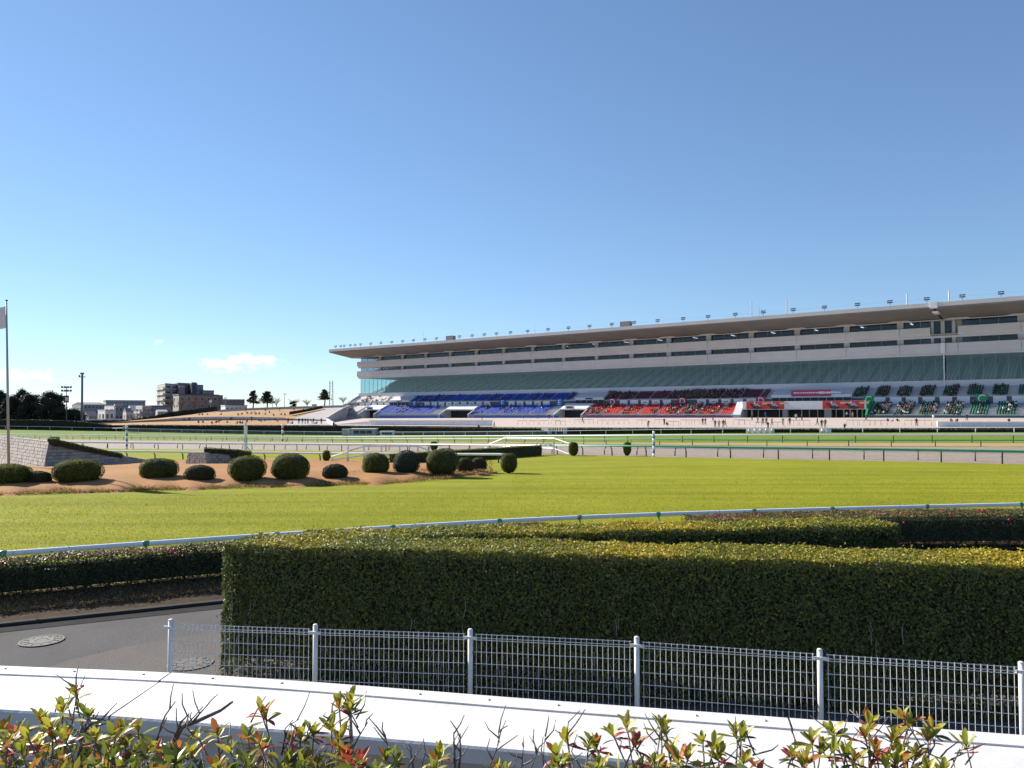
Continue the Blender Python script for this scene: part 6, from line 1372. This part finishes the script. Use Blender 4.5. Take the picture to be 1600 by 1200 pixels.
def azalea(label, tips, fill, Yr, seed, base_px, bare=(), deep=0):
    """tips: (px, py, distance) of the leafy shoots; fill: (px0, px1, top boundary fn, n) random shoots lower down"""
    q = random.Random(seed); Y0 = sum(Yr) / 2; b = at(base_px, 1200, Y0); b.z = 2.16; t = thing('azalea_bush', tuple(b), label, 'bush'); O = Vector(b); tw = MB(); old = MB()
    T = [(at(px, py + 15, Y), 1.0) for px, py, Y in tips]
    for (x0, x1, fn, n) in fill:
        for _ in range(n):
            px = q.uniform(x0, x1); py = fn(px) + abs(q.gauss(0, 34)) + 20; T.append((at(px, py, q.uniform(*Yr)), .85))
    T.sort(key=lambda k: -k[0].z); nleaf = 0
    roots = [Vector((b.x + q.uniform(-.35, .35), b.y + q.uniform(-.12, .12), 2.16)) for _ in range(9)]
    P_, N_, Hu = [], [], []
    for i, (p, sc) in enumerate(T):
        r = min(roots, key=lambda k: (k - p).length + q.uniform(0, .25)); m1 = r.lerp(p, .45) + Vector((q.gauss(0, .05), q.gauss(0, .03), .02)); m2 = r.lerp(p, .78) + Vector((q.gauss(0, .025), q.gauss(0, .02), 0))
        tw.tube([r, m1, m2, p], [.0055, .0042, .003, .0022], 5)
        ax = ((p - m2).normalized() + Vector((0, 0, .6)) + Vector((q.gauss(0, .2), q.gauss(0, .2), 0))).normalized(); e1 = ax.orthogonal().normalized(); e2 = ax.cross(e1)
        n = q.randint(9, 13); kind_w = q.random()
        for k in range(n):
            f = k / (n - 1); a = k * 2.39996 + q.uniform(-.3, .3); spread_ = (.75 + .9 * (1 - f)) + q.uniform(-.2, .3) if f < .35 else (.3 + .85 * (1 - f) + q.uniform(-.15, .25))
            d = (ax * math.cos(spread_) + (e1 * math.cos(a) + e2 * math.sin(a)) * math.sin(spread_)).normalized(); pos = p - ax * (.016 * (1 - f))
            up_ = ax - d * ax.dot(d); up_ = up_.normalized() if up_.length > 1e-3 else e1; side = up_.cross(d)
            R_ = Matrix((d, side, up_)).transposed().to_4x4()
            if f < .3: col = q.choice(['red', 'red', 'orange', 'dark', 'yellow'] if kind_w < .6 else ['green', 'yellow', 'dark', 'red'])
            else: col = q.choice(['green', 'yellow', 'green', 'yellow', 'green', 'yellow', 'orange'] if kind_w > .12 else ['orange', 'yellow', 'red'])
            s = sc * q.uniform(.72, 1.12) * (.8 if f > .8 else 1)
            if nleaf >= 296: continue
            o = bpy.data.objects.new('leaf', q.choice(LM[col])); COL.objects.link(o); o.parent = t; o.matrix_local = Matrix.Translation(pos - O) @ R_ @ Matrix.Scale(s, 4); nleaf += 1
    if deep:
        x0, x1, fn = deep[:3]; n = deep[3]
        for _ in range(n):
            px = q.uniform(x0, x1); py = fn(px) + 34 + q.random() ** .8 * 130; p = at(px, py, q.uniform(Yr[0] - .1, Yr[1] + .1))
            for k in range(6):
                d = Vector((q.gauss(0, 1), q.gauss(0, 1), q.gauss(.6, .7))).normalized(); P_.append(p + d * .028 - O); N_.append(d); Hu.append(min(1, max(0, q.gauss(.5, .25))))
        me = leaf_cloud('inner_leaves', np.array([tuple(v) for v in P_]), np.array([tuple(v) for v in N_]), .046, .36, np.array(Hu), MATS['azalea_mix'], spread=.3, fold=.2, seed=seed); setp(link('inner_leaves', me, t), kind='stuff')
    for path, w in bare:
        pts = [at(px, py, Y) for px, py, Y in path]; w = w * .55; MB().tube(pts, [w * (1 - .7 * i / (len(pts) - 1)) for i in range(len(pts))], 7).build('branch', TWIGD, t, True)
        for _ in range(3):
            i = q.randint(1, len(pts) - 1); st = pts[i - 1].lerp(pts[i], q.random()); e = st + Vector((q.gauss(0, .035), q.gauss(0, .02), q.uniform(.02, .07))); tw.tube([st, st.lerp(e, .5) + Vector((q.gauss(0, .008), 0, 0)), e], [.0026, .002, .0012], 4)
    for _ in range(int(len(T) * 1.1)):   # bare side twigs
        p, _s = q.choice(T); st = p - Vector((q.gauss(0, .03), q.gauss(0, .03), q.uniform(.02, .09))); e = st + Vector((q.gauss(0, .05), q.gauss(0, .03), q.uniform(.02, .09))); tw.tube([st, st.lerp(e, .5) + Vector((q.gauss(0, .01), 0, 0)), e], [.0026, .002, .0011], 4)
    tw.build('twigs', TWIG, t, True)
    return t
leafmat('azalea_mix', [(0, (0.03, 0.045, 0.012)), (.4, (0.10, 0.14, 0.02)), (.6, (0.24, 0.25, 0.03)), (.75, (0.38, 0.22, 0.04)), (.9, (0.36, 0.05, 0.03)), (1, (0.30, 0.03, 0.05))], .45, .35)
def bound(pts): xs_, ys_ = zip(*pts); return lambda x: float(np.interp(x, xs_, ys_))
fL = bound([(-60, 1140), (0, 1136), (60, 1128), (140, 1128), (200, 1140), (260, 1150), (330, 1150)])
azalea('dense azalea bush in the picture corner with yellow-green and red leaves', [(8, 1128, 2.2), (65, 1112, 2.25), (98, 1098, 2.2), (118, 1070, 2.3), (138, 1104, 2.2), (82, 1122, 2.1), (190, 1128, 2.15), (215, 1126, 2.2), (180, 1138, 2.1), (45, 1140, 2.0), (22, 1132, 2.15)], [(-60, 262, fL, 26)], (1.9, 2.3), 1, 90, deep=(-70, 270, fL, 260),
  bare=[([(98, 1200, 2.2), (108, 1160, 2.22), (116, 1110, 2.26), (120, 1086, 2.28), (118, 1068, 2.3)], .006), ([(120, 1190, 2.2), (128, 1150, 2.2), (150, 1120, 2.2), (155, 1112, 2.2)], .006), ([(140, 1190, 2.25), (150, 1150, 2.25), (142, 1118, 2.25)], .005)])
fM = bound([(320, 1165), (350, 1150), (400, 1140), (440, 1148), (480, 1150), (540, 1142), (575, 1170)])
azalea('azalea bush with thick bare branches beside the dense corner bush', [(408, 1098, 2.25), (415, 1104, 2.25), (388, 1140, 2.15), (340, 1132, 2.2), (310, 1138, 2.2), (470, 1138, 2.2), (490, 1132, 2.2), (530, 1088, 2.25), (546, 1084, 2.25), (548, 1094, 2.22), (518, 1122, 2.2), (530, 1142, 2.15), (535, 1165, 2.1), (545, 1172, 2.1), (455, 1145, 2.2), (360, 1160, 2.1), (300, 1165, 2.1), (280, 1160, 2.15)], [(268, 575, fM, 20)], (1.95, 2.3), 2, 420, deep=(262, 580, bound([(262, 1165), (330, 1160), (400, 1150), (560, 1160), (580, 1190)]), 190),
  bare=[([(258, 1200, 2.2), (268, 1165, 2.2), (284, 1136, 2.2), (310, 1126, 2.2), (345, 1110, 2.22), (364, 1096, 2.24)], .019), ([(272, 1155, 2.19), (283, 1128, 2.19), (296, 1115, 2.2)], .009), ([(300, 1130, 2.19), (312, 1115, 2.2), (323, 1103, 2.2)], .007), ([(244, 1160, 2.2), (252, 1135, 2.2), (258, 1118, 2.22), (274, 1096, 2.22)], .008), ([(265, 1190, 2.16), (290, 1165, 2.18), (305, 1145, 2.18)], .006), ([(440, 1180, 2.2), (446, 1150, 2.2), (454, 1132, 2.2), (467, 1124, 2.2)], .006), ([(548, 1175, 2.2), (560, 1152, 2.2), (575, 1128, 2.2)], .006), ([(515, 1120, 2.22), (530, 1112, 2.24), (546, 1096, 2.24)], .004), ([(472, 1160, 2.2), (500, 1140, 2.2), (516, 1122, 2.2)], .005)])
fS = bound([(590, 1178), (760, 1182)])
azalea('sparse little azalea shoots with two cut stems before the bare parapet', [(602, 1172, 2.2), (620, 1172, 2.2), (690, 1162, 2.2), (683, 1172, 2.15), (676, 1192, 2.1), (772, 1194, 2.1), (785, 1192, 2.1), (612, 1192, 2.1), (560, 1185, 2.1), (585, 1194, 2.05)], [], (2.0, 2.2), 3, 690,
  bare=[([(711, 1215, 2.2), (710, 1180, 2.2), (709, 1144, 2.2)], .010), ([(716, 1215, 2.2), (719, 1180, 2.2), (719, 1146, 2.2)], .009), ([(646, 1200, 2.2), (640, 1170, 2.2)], .006), ([(780, 1160, 2.2), (779, 1145, 2.2), (780, 1138, 2.2)], .003), ([(765, 1200, 2.2), (775, 1172, 2.2), (780, 1158, 2.2)], .004), ([(606, 1165, 2.2), (602, 1148, 2.2)], .003)])
fR = bound([(840, 1168), (880, 1150), (930, 1160), (980, 1145), (1040, 1150), (1100, 1155), (1160, 1150), (1200, 1175)])
azalea('leafy azalea bush with red lower leaves before the middle of the parapet', [(885, 1142, 2.15), (870, 1166, 2.1), (920, 1150, 2.15), (932, 1152, 2.15), (958, 1133, 2.15), (980, 1122, 2.18), (992, 1148, 2.12), (1033, 1120, 2.2), (1040, 1130, 2.18), (1050, 1160, 2.1), (1098, 1143, 2.15), (1115, 1155, 2.1), (1150, 1128, 2.2), (1158, 1140, 2.15), (1075, 1170, 2.05), (1060, 1176, 2.05), (880, 1180, 2.05), (940, 1185, 2.02), (1025, 1190, 2.0)], [(850, 1190, fR, 14)], (1.9, 2.2), 4, 1020, deep=(860, 1190, bound([(860, 1175), (1000, 1168), (1190, 1170)]), 110),
  bare=[([(890, 1200, 2.15), (889, 1170, 2.15), (886, 1145, 2.15)], .006), ([(1010, 1200, 2.12), (1000, 1178, 2.12), (985, 1156, 2.14), (978, 1140, 2.15)], .005), ([(815, 1200, 2.2), (818, 1165, 2.2), (818, 1150, 2.2)], .003), ([(849, 1200, 2.2), (850, 1165, 2.2), (852, 1150, 2.2)], .003), ([(1034, 1190, 2.15), (1034, 1160, 2.18), (1033, 1130, 2.2)], .005), ([(1150, 1200, 2.1), (1152, 1165, 2.15), (1150, 1140, 2.18)], .005), ([(830, 1200, 2.15), (838, 1180, 2.15), (842, 1166, 2.15)], .003)])
fE = bound([(1240, 1160), (1300, 1150), (1360, 1145), (1420, 1150), (1480, 1165), (1530, 1185)])
azalea('tallest azalea bush with twisted stem reaching up to the mesh fence', [(1268, 1142, 2.12), (1302, 1130, 2.15), (1282, 1160, 2.1), (1358, 1117, 2.2), (1352, 1135, 2.15), (1395, 1138, 2.15), (1412, 1106, 2.2), (1420, 1118, 2.18), (1455, 1128, 2.2), (1450, 1140, 2.15), (1500, 1155, 2.2), (1510, 1152, 2.2), (1490, 1172, 2.15), (1320, 1165, 2.1), (1335, 1172, 2.05), (1370, 1165, 2.08), (1400, 1175, 2.05), (1430, 1170, 2.1), (1255, 1178, 2.05), (1510, 1190, 2.1), (1238, 1165, 2.1)], [(1250, 1500, fE, 14)], (1.9, 2.2), 5, 1390, deep=(1255, 1500, bound([(1255, 1178), (1400, 1165), (1500, 1185)]), 100),
  bare=[([(1400, 1215, 2.15), (1440, 1192, 2.15), (1452, 1178, 2.15), (1460, 1165, 2.16), (1456, 1145, 2.18)], .008), ([(1310, 1200, 2.1), (1290, 1180, 2.12), (1276, 1165, 2.12)], .005), ([(1360, 1200, 2.15), (1359, 1160, 2.18), (1358, 1130, 2.2)], .005), ([(1418, 1200, 2.15), (1419, 1160, 2.18), (1416, 1118, 2.2)], .004), ([(1452, 1178, 2.15), (1480, 1190, 2.15), (1500, 1180, 2.18), (1506, 1160, 2.2)], .004)])
